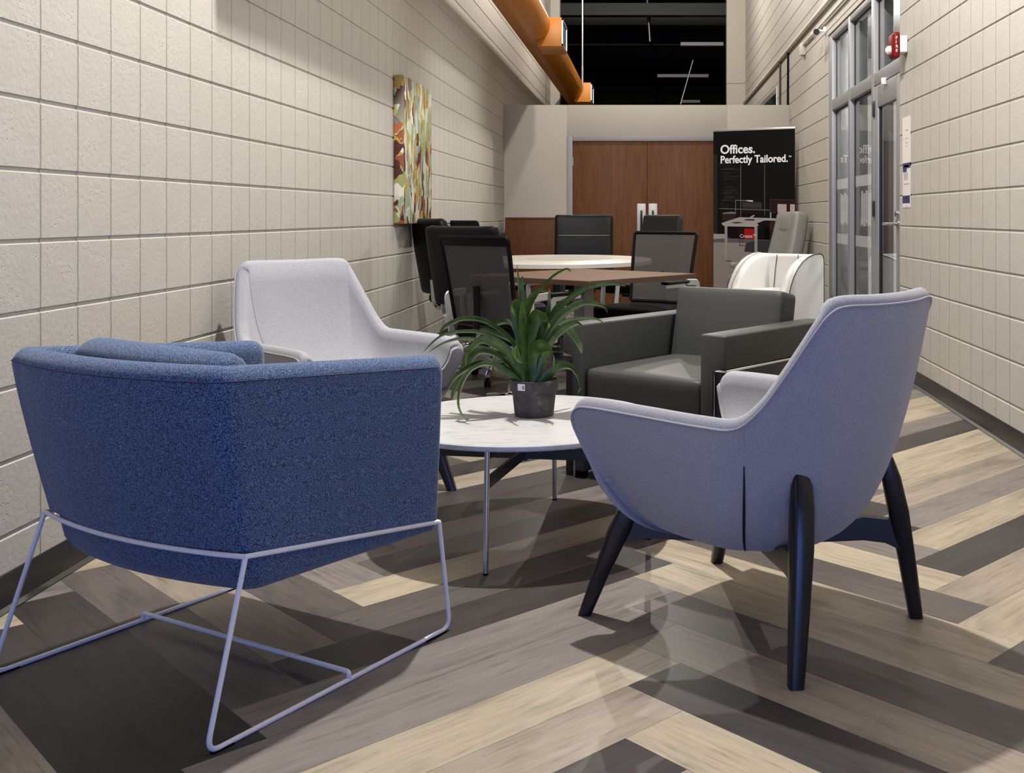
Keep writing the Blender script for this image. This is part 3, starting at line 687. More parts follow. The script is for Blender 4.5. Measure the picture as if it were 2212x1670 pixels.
def blue_chair():
    d = Vector((.490, .872, 0)); pr = Vector((.872, -.490, 0)); org = Vector((-1.2226, 2.3352, 0))
    t = thing('blue_armchair', 'blue tweed armchair on a white bent-rod sled frame, back to the viewer', 'armchair', org, face_dir(d.x, d.y))
    W = .375
    zring = lambda v: .372-.112*max(0, v-.1)/.62*1.22 if v > .1 else .372
    zring = lambda v: .372-(.372-.292)*max(0, min(1, (v-.11)/.62))
    path = [p+Vector((0, .020, 0)) for p in upath(W, .688, .050, .045, 12, 18)]
    zt = lambda p: .776-.052*max(0, min(1, (p.y-.05)/.66))
    low = [p+Vector((0, .106, 0)) for p in upath(.355, .604, .035, .046, 12, 18)]
    zb = lambda p: zring(p.y+.075)+.003
    bm = B(); tub(bm, path, zt, zb, .078, 0.0, .038, .035, inner=-.004, nseg=8, low=low); obj('shell', bm, M['blue'], t)
    # stitched seam that runs round just below the top edge
    bm = B(); pts = []
    for i, p in enumerate(path):
        T = (path[min(i+1, len(path)-1)]-path[max(i-1, 0)]).normalized(); n = Vector((T.y, -T.x, 0))
        pts.append(Vector((p.x-n.x*.0005, p.y-n.y*.0005, zt(p)-.030)))
    tube(bm, pts, .0014, 6); obj('seam', bm, plain('navy_thread', (.010, .018, .05), .9), t)
    # seat pan below the rod ring
    lo = upath(W-.026, .615, .05, .045, 8, 12)
    rings = []
    for f, ins, dz in ((0, 0, .004), (.3, .004, -.026), (.65, .014, -.066), (.9, .035, -.094), (1, .07, -.102)):
        ring = []
        for p in lo:
            c = Vector((0, .34, 0)); q = p+(c-p).normalized()*ins
            z = zring(q.y+.11)+dz*(1-.55*max(0, min(1, q.y/.6)))
            ring.append(Vector((q.x, q.y+.118, max(z, .268-.01*f))))
        rings.append(ring)
    bm = B(); loft(bm, rings); obj('seat_pan', bm, M['blue'], t)
    bm = B(); cushion(bm, .56, .56, .13, .045, .015, Matrix.Translation((0, .42, .385)) @ Matrix.Rotation(-.06, 4, 'X')); obj('seat_cushion', bm, M['blue'], t)
    bm = B(); cushion(bm, .545, .115, .40, .05, .012, Matrix.Translation((-.036, .180, .588)) @ Matrix.Rotation(.10, 4, 'X') @ Matrix.Rotation(.02, 4, 'Y'), bend=lambda q: Vector((q.x, q.y+.35*q.x*q.x, q.z-.10*q.x*q.x)))
    obj('back_cushion', bm, M['blue'], t)
    # frame
    R = .0058; U, Ur = .380, .357
    back = [(-Ur+2*Ur*k/12, .108-.048*(1-(2*k/12-1)**2), zring(.11)-.004) for k in range(13)]
    ring = [Vector(p) for p in back]+[Vector((Ur, .73, .286)), Vector((-Ur, .73, .286))]
    bm = B(); tube(bm, ring, R, 10, True); obj('seat_ring', bm, M['wcoat'], t)
    for s in (-1, 1):
        pts = [(s*Ur, .112, zring(.11)-.004), (s*U, -.004, R), (s*(U-.008), .755, R), (s*Ur, .73, .286)]
        bm = B(); tube(bm, fillet(pts, .035, 7), R, 10); rn = obj('runner', bm, M['wcoat'], t)
        for xo, y0, y1 in ((-.007*s, .655, .735), (0, .01, .06)):
            bm = B(); box(bm, s*U-.006+xo, s*U+.006+xo, y0, y1, 0, .004); obj('glide', bm, M['plastic'], rn)
    bm = B(); tube(bm, fillet([(-.376, .39, R), (-.376, .39, .024), (.376, .39, .024), (.376, .39, R)], .014, 5), R, 10); obj('cross_bar', bm, M['wcoat'], t)
blue_chair()

# ------------------------------------------------------------------ grey wool lounge chairs
RIM = [(0, .290, .340), (.18, .288, .340), (.272, .266, .342), (.320, .254, .368), (.335, .278, .428), (.341, .316, .500), (.344, .341, .556), (.344, .324, .586), (.344, .270, .594), (.347, .10, .594), (.345, -.10, .592),
       (.337, -.20, .598), (.323, -.262, .645), (.302, -.318, .725), (.268, -.385, .838), (.246, -.410, .878), (.205, -.425, .892), (.10, -.449, .891)]
RIMC = RIM+[(0, -.455, .890)]+[(-a, b, c) for a, b, c in RIM[1:][::-1]]
def bez(a, b, c, d, t): return a*(1-t)**3+b*3*t*(1-t)**2+c*3*t*t*(1-t)+d*t**3
def outer_profile(r):
    base = Vector((r.x*.40, r.y*.36-.01, .230))
    k = max(0, min(1, (r.z-.40)/.2))
    lx = 1-.34*max(0, min(1, (-r.y-.16)/.16))
    fr = max(0, min(1, (r.y-.02)/.30))
    p1 = Vector((r.x*(1.03-.03*fr)*lx, r.y*((1-.30*fr) if r.y > 0 else .93), .230+(r.z-.230)*((.50+.08*fr) if r.y > -.3 else .46)))
    p2 = Vector((r.x*(.92-.10*fr)*lx, r.y*((.80-.28*fr) if r.y > 0 else .74), .245))
    return [bez(r, p1, p2, base, t) for t in [q/16 for q in range(17)]]
def lounge(label, loc, d, group):
    t = thing('lounge_chair', label, 'armchair', (loc[0], loc[1], 0), face_dir(*d), group)
    rim = [p-Vector((0, 0, .016*max(0, min(1, (p.z-.43)/.1)))) for p in cat(RIMC, 6, True)]; m = len(rim)
    inner = []; cen = []
    for i, r in enumerate(rim):
        T = (rim[(i+1) % m]-rim[i-1]); T.z = 0; n = Vector((-T.y, T.x, 0))
        n = n.normalized() if n.length > 1e-6 else Vector((0, -1, 0))
        tgt = Vector((0, .02, 0))-Vector((r.x, r.y, 0))
        if n.dot(tgt) < 0: n = -n
        w = .030+.022*max(0, min(1, (r.z-.40)/.08))
        tgt.normalize(); n = (n*.75+tgt*.25).normalized()
        inner.append(Vector((r.x, r.y, r.z))+n*w+Vector((0, 0, .012)))
        hi = max(0, min(1, (r.z-.42)/.14)); fe = max(0, min(1, (r.y-.24)/.06))*max(0, 1-abs(r.z-.49)/.09)
        cen.append(r+n*(w*.42)+Vector((0, .016*fe, .014+.012*hi*(1-.7*fe))))
    rows = []
    prof = [outer_profile(r) for r in rim]
    for k in range(16, -1, -1): rows.append([prof[i][k] for i in range(m)])
    for ff, up in ((.28, .006), (.6, .007)): rows.append([(rim[i]*(1-ff)+cen[i]*ff)+Vector((0, 0, up)) for i in range(m)])
    rows.append(cen)
    rows.append([(inner[i]*.55+cen[i]*.45)+Vector((0, 0, .003)) for i in range(m)])
    rows.append(inner)
    for q in range(1, 11):
        f = q/10
        row = []
        for p in inner:
            zs = .405 if p.y > 0 else .395
            back = max(0, min(1, (-p.y-.15)/.25))
            p1 = Vector((p.x*.97, p.y*(.95-.07*back), zs+(p.z-zs)*.45)); p2 = Vector((p.x*.88, p.y*(.82-.17*back), zs+.004)); p3 = Vector((p.x*.25, p.y*.25+.02, zs+.008))
            row.append(bez(p, p1, p2, p3, f))
        rows.append(row)
    bm = B(); loft(bm, rows); sh = obj('shell', bm, M['grey'], t, ang=75)
    bm = B(); tube(bm, [p+Vector((0, 0, .001)) for p in rim], .0032, 6, True); obj('piping', bm, M['thread'], t)
    # zip slits at the rear corners
    best = {}
    for s in (-1, 1):
        i = min(range(m), key=lambda k: (rim[k]-Vector((s*.345, -.217, .60))).length+(0 if s*rim[k].x > 0 else 9))
        pts = outer_profile(rim[i])
        cz = Vector((0, -.05, .45))
        def strip(lo, hi, w, name, mat, lift):
            bm = B(); L_, R_ = [], []
            seg = [p for p in pts if lo <= p.z <= hi]
            for k, p in enumerate(seg):
                T = (seg[min(k+1, len(seg)-1)]-seg[max(0, k-1)]).normalized()
                o = (p-Vector((0, p.y*.2, .55))); o = (o-T*o.dot(T)).normalized(); sd = T.cross(o).normalized()
                ww = w*math.sin(PI*(k+.6)/(len(seg)+.2))**.6
                L_.append((p+o*lift+sd*ww, p+o*lift-sd*ww, p-o*.006-sd*ww, p-o*.006+sd*ww))
            loft(bm, [list(a) for a in L_]); return obj(name, bm, mat, sh)
        strip(.236, .515, .0035, 'zip_slit', M['slit'], .0022)
        strip(.50, .60, .0012, 'seam', M['thread'], .0016)
    # legs: tapered black blades that clasp the shell, joined under the seat by a cross
    for su in (-1, 1):
        for rear in (True, False):
            if rear: pts = [((.290, -.343, 0), .0185, .0185), ((.262, -.333, .15), .023, .023), ((.233, -.320, .30), .0275, .0285), ((.214, -.310, .39), .028, .026), ((.204, -.303, .44), .025, .018), ((.200, -.298, .468), .017, .009), ((.199, -.294, .478), .008, .003)]
            else: pts = [((.292, .343, 0), .018, .0185), ((.270, .300, .12), .022, .024), ((.247, .255, .24), .024, .032), ((.232, .226, .315), .017, .026), ((.228, .216, .335), .008, .012)]
            rings = []
            for (a, b, z), w, h in pts:
                c = Vector((su*a, b, z)); dr = Vector((su*a, b, 0)).normalized(); sd = Vector((-dr.y, dr.x, 0))
                sg = lambda v: math.copysign(abs(v)**.5, v)
                rings.append([c+dr*(h*sg(math.cos(2*PI*k/16))) + sd*(w*sg(math.sin(2*PI*k/16))) for k in range(16)])
            bm = B(); loft(bm, rings)
            # bracket to the centre
            y1 = -.322 if rear else .262
            a = Vector((su*(.236 if rear else .250), y1, 0)); rings = []
            for f, zt_, zb_ in ((0, .27 if rear else .29, .195), (.10, .275 if rear else .28, .212), (.25, .28 if rear else .262, .218), (.5, .25, .212), (1, .240, .205)):
                c = a*(1-f)+Vector((0, -.02, 0))*f; dr = a.normalized(); sd = Vector((-dr.y, dr.x, 0))*.014
                rings.append([c+sd+Vector((0, 0, zb_)), c-sd+Vector((0, 0, zb_)), c-sd+Vector((0, 0, zt_)), c+sd+Vector((0, 0, zt_))])
            loft(bm, rings)
            lg = obj('leg', bm, M['ebony'], t, ang=50)
    return t
GL = 'grey wool lounge chairs'
lounge('grey wool lounge chair in front on the right, seen from behind, black wooden legs', (.271, 2.907), (-.748, .6635), GL)
lounge('grey wool lounge chair against the left wall behind the blue armchair, facing the viewer', (-1.235, 4.27), (.70, -.714), GL)

# ------------------------------------------------------------------ round marble coffee table and plant
TC = Vector((-.433, 3.66, 0)); TZ = .397
t = thing('coffee_table', 'round white marble coffee table with steel legs in the middle of the seating', 'table', TC)
bm = B(); R = .462; lathe(bm, [(0, TZ-.019), (R-.006, TZ-.019), (R-.001, TZ-.015), (R, TZ-.010), (R-.001, TZ-.003), (R-.004, TZ), (0, TZ)], 96); obj('tabletop', bm, M['marble'], t, ang=30)
LA = [math.atan2(3.229-3.66, -.5+.433), math.atan2(3.588-3.66, .0125+.433), math.atan2(4.09-3.66, -.366+.433), math.atan2(3.731-3.66, -.879+.433)]
for a in LA:
    c, s = math.cos(a), math.sin(a)
    bm = B(); tube(bm, [(c*.432, s*.432, .006), (c*.415, s*.415, TZ-.020)], .0085, 14); lg = obj('leg', bm, M['steel'], t)
    bm = B(); tube(bm, [(c*.432, s*.432, 0), (c*.432, s*.432, .007)], .0082, 14); obj('glide', bm, M['plastic'], lg)
bm = B()
for a in LA:
    Mx = Matrix.Rotation(a, 4, 'Z'); box(bm, -.004, .418, -.006, .006, .256, .292, .001, 1, Mx)
tube(bm, [(0, 0, .25), (0, 0, .296)], .012, 12)
for a in LA:
    Mx = Matrix.Rotation(a, 4, 'Z'); box(bm, .30, .412, -.006, .006, .345, TZ-.0195, .001, 1, Mx)
obj('cross_frame', bm, M['gunmetal'], t)

PC = Vector((-.403, 3.70, TZ))
t = thing('potted_plant', 'green strap-leaved plant in a dark clay pot on the marble table', 'plant', PC)
bm = B(); lathe(bm, [(0, 0), (.062, 0), (.067, .003), (.0755, .082), (.076, .084), (.083, .087), (.0855, .124), (.0845, .126), (.080, .126), (.077, .100), (.066, .02), (0, .018)], 48); obj('pot', bm, M['pot'], t, ang=35)
bm = B(); lathe(bm, [(0, .10), (.0765, .10), (.076, .106), (.04, .110), (0, .112)], 30); obj('soil', bm, M['soil'], t)
# price label on the collar
bm = B(); a0 = math.radians(-124); rings = []
for k in range(7):
    a = a0+math.radians(19)*k/6
    rings.append([Vector((math.cos(a)*r, math.sin(a)*r, z)) for r, z in ((.0862, .097), (.0872, .120), (.0864, .120), (.0854, .097))])
loft(bm, rings); lb = obj('price_label', bm, M['label'], t)
bm = B(); rings = []
for k in range(4):
    a = a0+math.radians(12.5)+math.radians(5)*k/3; rings.append([Vector((math.cos(a)*r, math.sin(a)*r, z)) for r, z in ((.0868, .101), (.0875, .114-.002*abs(k-1)), (.0868, .114), (.0862, .101))])
loft(bm, rings); obj('label_print', bm, M['ink'], lb)
LEAVES = [
 ([(960,1040),(880,780),(640,580),(430,545),(260,610),(205,700)], -.02, 1.0, 40), ([(970,1040),(860,850),(640,690),(420,660),(220,700),(60,840)], -.06, 1.0, 30),
 ([(960,1040),(800,830),(560,740),(400,725),(250,760),(110,840)], .02, .9, 30), ([(960,1050),(850,880),(720,770),(590,735),(480,830),(440,965)], -.12, 1.35, 55),
 ([(950,1060),(800,990),(620,950),(480,980),(340,1080),(270,1200)], -.04, 1.1, 40), ([(940,1050),(820,1000),(690,920),(612,878)], .05, .9, 40),
 ([(930,1060),(700,955),(520,990),(420,1130),(385,1300),(430,1425),(480,1452)], -.16, 1.1, 45), ([(950,1050),(760,900),(560,840),(450,960),(350,1150),(315,1275)], .05, 1.1, 50),
 ([(960,1040),(945,700),(930,400),(903,50)], .03, .9, 70), ([(970,1040),(960,600),(950,320),(953,150)], -.02, .8, 60),
 ([(985,1040),(985,700),(1050,400),(1200,190),(1340,95),(1392,112)], .08, .75, 40), ([(1000,1040),(985,620),(1020,390),(1110,285),(1182,298)], .02, 1.1, 45),
 ([(1040,1040),(1100,760),(1290,460),(1480,300),(1650,240),(1800,230),(1885,246)], .05, 1.15, 40), ([(1060,1040),(1150,750),(1280,540),(1450,420),(1560,400),(1680,430),(1722,485)], -.05, 1.15, 45),
 ([(1080,1040),(1180,800),(1300,650),(1420,585),(1480,600),(1500,660)], -.10, 1.0, 45), ([(1060,1040),(1190,690),(1350,565),(1520,540),(1620,545),(1680,572)], .10, .8, 35),
 ([(1060,1050),(1200,700),(1290,575),(1380,640),(1460,760),(1488,850)], .14, 1.2, 50), ([(1130,1085),(1260,990),(1370,975),(1440,1050),(1472,1150),(1448,1212)], -.08, 1.25, 50),
 ([(1020,1040),(1040,880),(1100,795),(1180,800),(1228,880),(1225,968)], -.16, 1.5, 60), ([(1010,1040),(1010,760),(1060,545),(1140,530),(1185,570),(1172,622)], -.12, 1.6, 60),
 ([(975,1040),(950,700),(925,500),(895,420),(872,440),(888,515)], -.06, 1.7, 65), ([(990,1040),(985,760),(965,500),(952,380)], -.07, 1.6, 80),
 ([(975,1045),(950,860),(915,765),(900,800),(925,880),(955,935)], -.17, 1.7, 65), ([(950,1050),(885,680),(810,570),(690,605)], .10, 1.2, 50),
 ([(1110,1050),(1165,700),(1205,420),(1200,265)], .06, 1.2, 75), ([(1090,1040),(1190,650),(1260,470),(1340,385),(1420,370)], .08, 1.2, 55),
 ([(1050,1045),(1085,800),(1105,620),(1090,560)], -.03, 1.5, 80), ([(1000,1040),(900,800),(730,690),(600,650),(535,715)], .12, 1.2, 45),
 ([(1070,1050),(1150,880),(1230,700),(1260,560)], .02, 1.2, 75), ([(960,1045),(840,920),(660,830),(560,800),(500,870)], .10, 1.0, 40),
 ([(1100,1050),(1160,850),(1290,700),(1400,640)], .16, 1.0, 50), ([(1020,1045),(1020,800),(1010,650),(1030,560)], .10, 1.4, 80)]
bm = B(); uvl = bm.loops.layers.uv.new('UVMap')
for pts, dep, wf, tw in LEAVES:
    n = len(pts)
    W3 = []
    for i, (zx, zy) in enumerate(pts):
        f = i/(n-1); p = at(zx/4.176+900, zy/4.176+560, 3.70+dep*f**1.2)-PC
        if i == 0: p = Vector((p.x*.65, p.y+dep*.22, .106))
        W3.append(p)
    C_ = cat(W3, 7); m = len(C_); rows = []
    for i, p in enumerate(C_):
        f = i/(m-1); T = (C_[min(i+1, m-1)]-C_[max(i-1, 0)]).normalized()
        hd = Vector((C_[-1].x-C_[0].x, C_[-1].y-C_[0].y, 0))
        hd = hd.normalized() if hd.length > .02 else Vector((1, 0, 0))
        side = Vector((-hd.y, hd.x, 0)); side = (side-T*side.dot(T)).normalized(); nr = T.cross(side).normalized()
        a = math.radians(tw)*(1 if (pts[-1][0] < 1000) else -1); 
        sd = (side*math.cos(a)+nr*math.sin(a)); up = T.cross(sd)
        w = .0145*wf*(.62+.5*f*4*(1-f) if f < .5 else 1.12*min(1, ((1-f)/.5)**.62))
        w = max(w, .0006); fold = w*.32
        rows.append(([p+sd*w+up*fold, p+sd*w*.5+up*fold*.25, p, p-sd*w*.5+up*fold*.25, p-sd*w+up*fold], f))
    V = [[bm.verts.new(q) for q in r] for r, _ in rows]
    for i in range(m-1):
        for j in range(4):
            fc = bm.faces.new((V[i][j], V[i][j+1], V[i+1][j+1], V[i+1][j]))
            for l, (ii, jj) in zip(fc.loops, ((i, j), (i, j+1), (i+1, j+1), (i+1, j))): l[uvl].uv = (rows[ii][1], jj/4)
me = bpy.data.meshes.new('foliage'); bm.to_mesh(me); bm.free(); me.materials.append(M['leaf'])
for p in me.polygons: p.use_smooth = True
fo = bpy.data.objects.new('foliage', me); COL.objects.link(fo); fo.parent = t

# ------------------------------------------------------------------ charcoal leather club chair
def club():
    d = Vector((-.615, -.785)).normalized()
    t = thing('club_chair', 'boxy charcoal leather club chair with chrome trim behind the marble table', 'armchair', (.202, 4.535, 0), face_dir(d.x, d.y))
    AZ, AB, wi, wo = .640, .512, .295, .412
    for s in (-1, 1):
        bm = B(); x0, x1 = (wi, wo) if s > 0 else (-wo, -wi)
        pr = [(s*wi, .03), (s*wi, AZ), (s*wo, AZ), (s*wo, AB), (s*(wi+.052), AB), (s*(wi+.052), .03)]
        loft(bm, [[Vector((x, -.40, z)) for x, z in pr], [Vector((x, .40, z)) for x, z in pr]])
        bmesh.ops.bevel(bm, geom=bm.edges[:], offset=.008, segments=3, profile=.5, affect='EDGES')
        obj('armrest', bm, M['gleather'], t, ang=50)
        bm = B(); xa, xb = (wi+.060, wo-.006) if s > 0 else (-wo+.006, -wi-.060)
        box(bm, xa, xb, -.385, -.30, 0, AB-.010, .002); box(bm, xa, xb, .30, .385, 0, AB-.010, .002); box(bm, xa, xb, -.30, .30, .05, AB-.010, .002)
        obj('side_frame', bm, M['ebony'], t)
        bm = B(); xm = s*(wi+.056); xe = s*wo
        box(bm, min(xm, xe), max(xm, xe), -.398, .394, AB-.010, AB-.001, .001, 1)
        box(bm, min(xm-s*.004, xm+s*.005), max(xm-s*.004, xm+s*.005), .385, .394, 0, AB-.001, .001, 1)
        obj('chrome_trim', bm, M['chrome'], t)
    bm = B(); cushion(bm, wi*2-.006, .70, .17, .028, .012, Matrix.Translation((0, .045, .376))); obj('seat_cushion', bm, M['gleather'], t)
    bm = B(); box(bm, -wi+.004, wi-.004, -.38, .385, .09, .288, .010, 3); obj('seat_base', bm, M['gleather'], t)
    bm = B(); cushion(bm, wi*2-.03, .13, .38, .022, .010, Matrix.Translation((0.004, -.262, .570)) @ Matrix.Rotation(.20, 4, 'X')); obj('back_cushion', bm, M['gleather'], t)
    bm = B(); box(bm, -wi+.001, wi-.001, -.40, -.355, .05, .585, .008, 2); obj('back_panel', bm, M['gleather'], t)
club()

# ------------------------------------------------------------------ meeting tables
t = thing('square_table', 'square walnut table with a grey column behind the plant', 'table', (-.394, 6.316, 0), math.atan2(.777, .63))
bm = B(); h = .478
box(bm, -h, h, -h, h, .712, .7395, .001, 1, mi=1)
box(bm, -h+.0005, h-.0005, -h+.0005, h-.0005, .7396, .741, 0, mi=0)
obj('tabletop', bm, [M['walnut'], M['walnut_edge']], t)
bm = B(); box(bm, -.042, .042, -.042, .042, .03, .712, .003); obj('column', bm, M['silver'], t)
bm = B(); box(bm, -.27, .27, -.27, .27, 0, .018, .004); box(bm, -.06, .06, -.06, .06, .018, .03, .003); obj('base_plate', bm, M['gunmetal'], t)

t = thing('round_table', 'large round pale stone-topped meeting table behind the square walnut table', 'table', (-.72, 8.36, 0))
bm = B(); lathe(bm, [(0, .712), (.985, .712), (1, .716), (1, .744), (.99, .748), (0, .748)], 80, sx=.73, sy=.92); obj('tabletop', bm, M['ttop'], t, ang=30)
bm = B(); lathe(bm, [(0, .7484), (.46, .7484), (.475, .7488), (.475, .7492), (0, .7492)], 60, Matrix.Translation((.08, .12, 0)), sx=.73, sy=.92); obj('inner_oval', bm, plain('inner_oval_tone', (.43, .40, .36), .35), t)  # flat oval a little darker than the tabletop around it
bm = B(); lathe(bm, [(0, .012), (.06, .012), (.055, .03), (.055, .70), (.16, .712), (0, .712)], 30); obj('column', bm, M['gunmetal'], t)
bm = B(); lathe(bm, [(0, 0), (.36, 0), (.36, .008), (.06, .02), (0, .02)], 40); obj('base_plate', bm, M['gunmetal'], t)

# ------------------------------------------------------------------ office chairs
OG = 'office chairs around the meeting tables'
def office(kind, label, loc, d, zt=.98, w=.46, mat=None, arms=True, bar=.055, seam=None, edge=None):
    t = thing('office_chair', label, 'chair', (loc[0], loc[1], 0), face_dir(*d), OG)
    sm = M['bfabric'] if kind == 'mesh' else M['bleather']
    bm = B(); cushion(bm, .49, .47, .085, .04, .012, Matrix.Translation((0, .03, .468))); obj('seat', bm, sm, t)
    yb = lambda z: -.215-.19*(z-.5)-.10*max(0, z-.75)**2
    if kind == 'mesh':
        hw = w/2; pts = [(-hw*.90, yb(.52), .52), (hw*.90, yb(.52), .52), (hw, yb(zt-.01), zt-.012), (-hw, yb(zt-.01), zt-.012)]
        side = lambda a, b: [(a[0]+(b[0]-a[0])*k/8, yb(a[2]+(b[2]-a[2])*k/8)-.0, a[2]+(b[2]-a[2])*k/8) for k in range(8)]
        loop = fillet(side(pts[0], pts[1])+side(pts[1], pts[2])+side(pts[2], pts[3])+side(pts[3], pts[0]), .02, 3, True)
        loop = [Vector((p.x, p.y+.30*(p.x*p.x), p.z)) for p in loop]
        bm = B(); tube(bm, loop, .012, 8, True)
        rings = []
        for k in range(13):
            x = -hw+.01+(w-.02)*k/12; c = .30*x*x
            rings.append([Vector((x, yb(z)+c+o, z)) for o, z in ((-.008, zt-bar), (.008, zt-bar), (.009, zt-.004), (-.007, zt-.001))])
        loft(bm, rings); fr = obj('back_frame', bm, M['plastic'], t)
        bm = B(); rings = []
        for q in range(15):
            z = .53+(zt-.02-.53)*q/14; hwz = hw*(.90+.10*q/14)-.006; ring = []
            for k in range(9):
                x = -hwz+2*hwz*k/8; ring.append(Vector((x, yb(z)+.30*x*x, z)))
            rings.append(ring+[p+Vector((0, .0015, 0)) for p in ring[::-1]])
        loft(bm, rings); obj('mesh_panel', bm, mat or M['mesh'], t)
        bm = B(); box(bm, -.045, .045, -.27, -.10, .40, .425, .006); tube(bm, fillet([(0, -.12, .41), (0, -.27, .42), (0, yb(.6)-.03, .60), (0, yb(.72)-.012, .72)], .05), .018, 10); obj('back_support', bm, M['plastic'], t)
    else:
        H = zt-.50
        rt = .05 if kind != 'round' else .16
        def bend(q):
            fz = (q.z+H/2)/H; x = q.x
            if kind == 'round': x *= (1-.42*max(0, fz-.55)**2*2.2)
            return Vector((x, q.y+.28*x*x, q.z))
        bm = B(); cushion(bm, w, .075, H, .028 if kind != 'round' else .036, .012, Matrix.Translation((0, yb((zt+.5)/2)-.02, .5+H/2)) @ Matrix.Rotation(.19, 4, 'X'), cuts=12, bend=bend); bk = obj('backrest', bm, mat or M['bleather'], t)
        if seam:
            bm = B(); pts = [Vector((-w*.43+w*.86*k/8, 0, 0)) for k in range(9)]
            tube(bm, [Vector((p.x, yb(seam)+.034+.28*p.x*p.x, seam)) for p in pts], .004, 6); obj('seam', bm, M['silver'], bk)
        bm = B(); tube(bm, fillet([(0, -.12, .41), (0, -.28, .42), (0, yb(.62)-.06, .62)], .05), .02, 10); obj('back_support', bm, M['chrome'], t)
    if arms:
        for s in (-1, 1):
            bm = B(); x = s*.312
            tube(bm, fillet([(s*.20, .0, .415), (x, .0, .415), (x, -.02, .655), (x, .06, .66), (x, .20, .66)], .03, 5), .01, flat=(.042, .012, (1, 0, 0)))
            ar = obj('armrest', bm, M['satin'], t)
            bm = B(); box(bm, x-.028, x+.028, -.05, .21, .662, .682, .008, 3); obj('arm_pad', bm, M['plastic'], ar)
            bm = B(); tube(bm, fillet([(s*.20, -.15, .415), (x, -.15, .415), (x, -.19, .66), (x, -.05, .668)], .03, 5), .01, flat=(.040, .012, (1, 0, 0))); obj('arm_post', bm, M['satin'], ar)
    bm = B(); box(bm, -.12, .12, -.12, .14, .395, .428, .01); obj('mechanism', bm, M['plastic'], t)
    bm = B(); tube(bm, [(0, 0, .10), (0, 0, .25)], .026, 16); tube(bm, [(0, 0, .25), (0, 0, .40)], .015, 14); obj('gas_column', bm, M['chrome'], t)
    bm = B(); lathe(bm, [(0, .065), (.045, .065), (.045, .125), (.03, .135), (0, .135)], 24)
    for k in range(5):
        a = 2*PI*k/5+.3; c, s = math.cos(a), math.sin(a)
        rings = []
        for f, w_, zt_, zb_ in ((.03, .024, .125, .075), (.12, .021, .112, .078), (.22, .017, .096, .072), (.30, .013, .082, .064)):
            rings.append([Vector((c*f-s*w_*u, s*f+c*w_*u, z)) for u, z in ((1, zb_), (1, zt_-.006), (.6, zt_), (-.6, zt_), (-1, zt_-.006), (-1, zb_))])
        loft(bm, rings)
    bs = obj('star_base', bm, M['chrome'], t, ang=35)
    for k in range(5):
        a = 2*PI*k/5+.3; c, s = math.cos(a), math.sin(a); bm = B()
        for o in (-.011, .011): lathe(bm, [(0, -.008), (.022, -.008), (.028, -.004), (.028, .004), (.022, .008), (0, .008)], 18, Matrix.Translation((c*.29-s*o, s*.29+c*o, .028)) @ Matrix.Rotation(a, 4, 'Z') @ Matrix.Rotation(PI/2, 4, 'X'))
        tube(bm, [(c*.29, s*.29, .03), (c*.29, s*.29, .066)], .007, 8); obj('caster', bm, M['plastic'], bs)
    return t
office('mesh', 'black mesh-back office chair seen from behind at the left of the walnut table', (-.75, 5.80), (.60, .80), .985, .50, bar=.055)
office('mesh', 'grey mesh-back office chair at the right of the walnut table, facing it', (-.06, 6.86), (-.55, -.835), .985, .49, M['mesh2'], bar=.014)
office('leather', 'wide black leather chair just behind the nearest black mesh chair', (-1.03, 7.05), (.58, .815), 1.022, .62)
office('round', 'black leather chair with a rounded top near the painting', (-1.37, 8.0), (.75, .66), 1.07, .50, arms=False)
office('mesh', 'black mesh-back chair by the left wall at the far end of the round table', (-1.40, 9.55), (.75, .66), 1.045, .44, bar=.05, arms=False)
office('leather', 'black leather high-back chair facing the viewer before the brown doors', (-.62, 9.75), (.02, -1), 1.095, .55, seam=.90, arms=False)
office('leather', 'dark leather chair turned sideways under the door pull plates', (-.07, 9.15), (-.55, -.835), 1.095, .40, arms=False, mat=plain('smoke_leather', (.014, .0135, .013), .5, spec=.15))

# stool
t = thing('stool', 'low black round stool with a chrome ring under the walnut table', 'stool', (-.66, 7.35, 0))
bm = B(); lathe(bm, [(0, .475), (.145, .475), (.158, .485), (.158, .505), (.14, .522), (0, .528)], 40); obj('seat', bm, M['bleather'], t)
bm = B(); lathe(bm, [(.12, .462), (.157, .462), (.160, .468), (.157, .475), (.12, .475)], 40); obj('seat_ring', bm, M['chrome'], t)
for k in range(4):
    a = PI/4+PI/2*k; c, s = math.cos(a), math.sin(a)
    bm = B(); tube(bm, cat([(c*.10, s*.10, .465), (c*.125, s*.125, .36), (c*.14, s*.14, .2), (c*.19, s*.19, .011)], 5), .011, 10); obj('leg', bm, M['chrome'], t)
bm = B(); tube(bm, [(math.cos(2*PI*k/28)*.15, math.sin(2*PI*k/28)*.15, .17) for k in range(28)], .007, 8, True); obj('foot_ring', bm, M['chrome'], t)

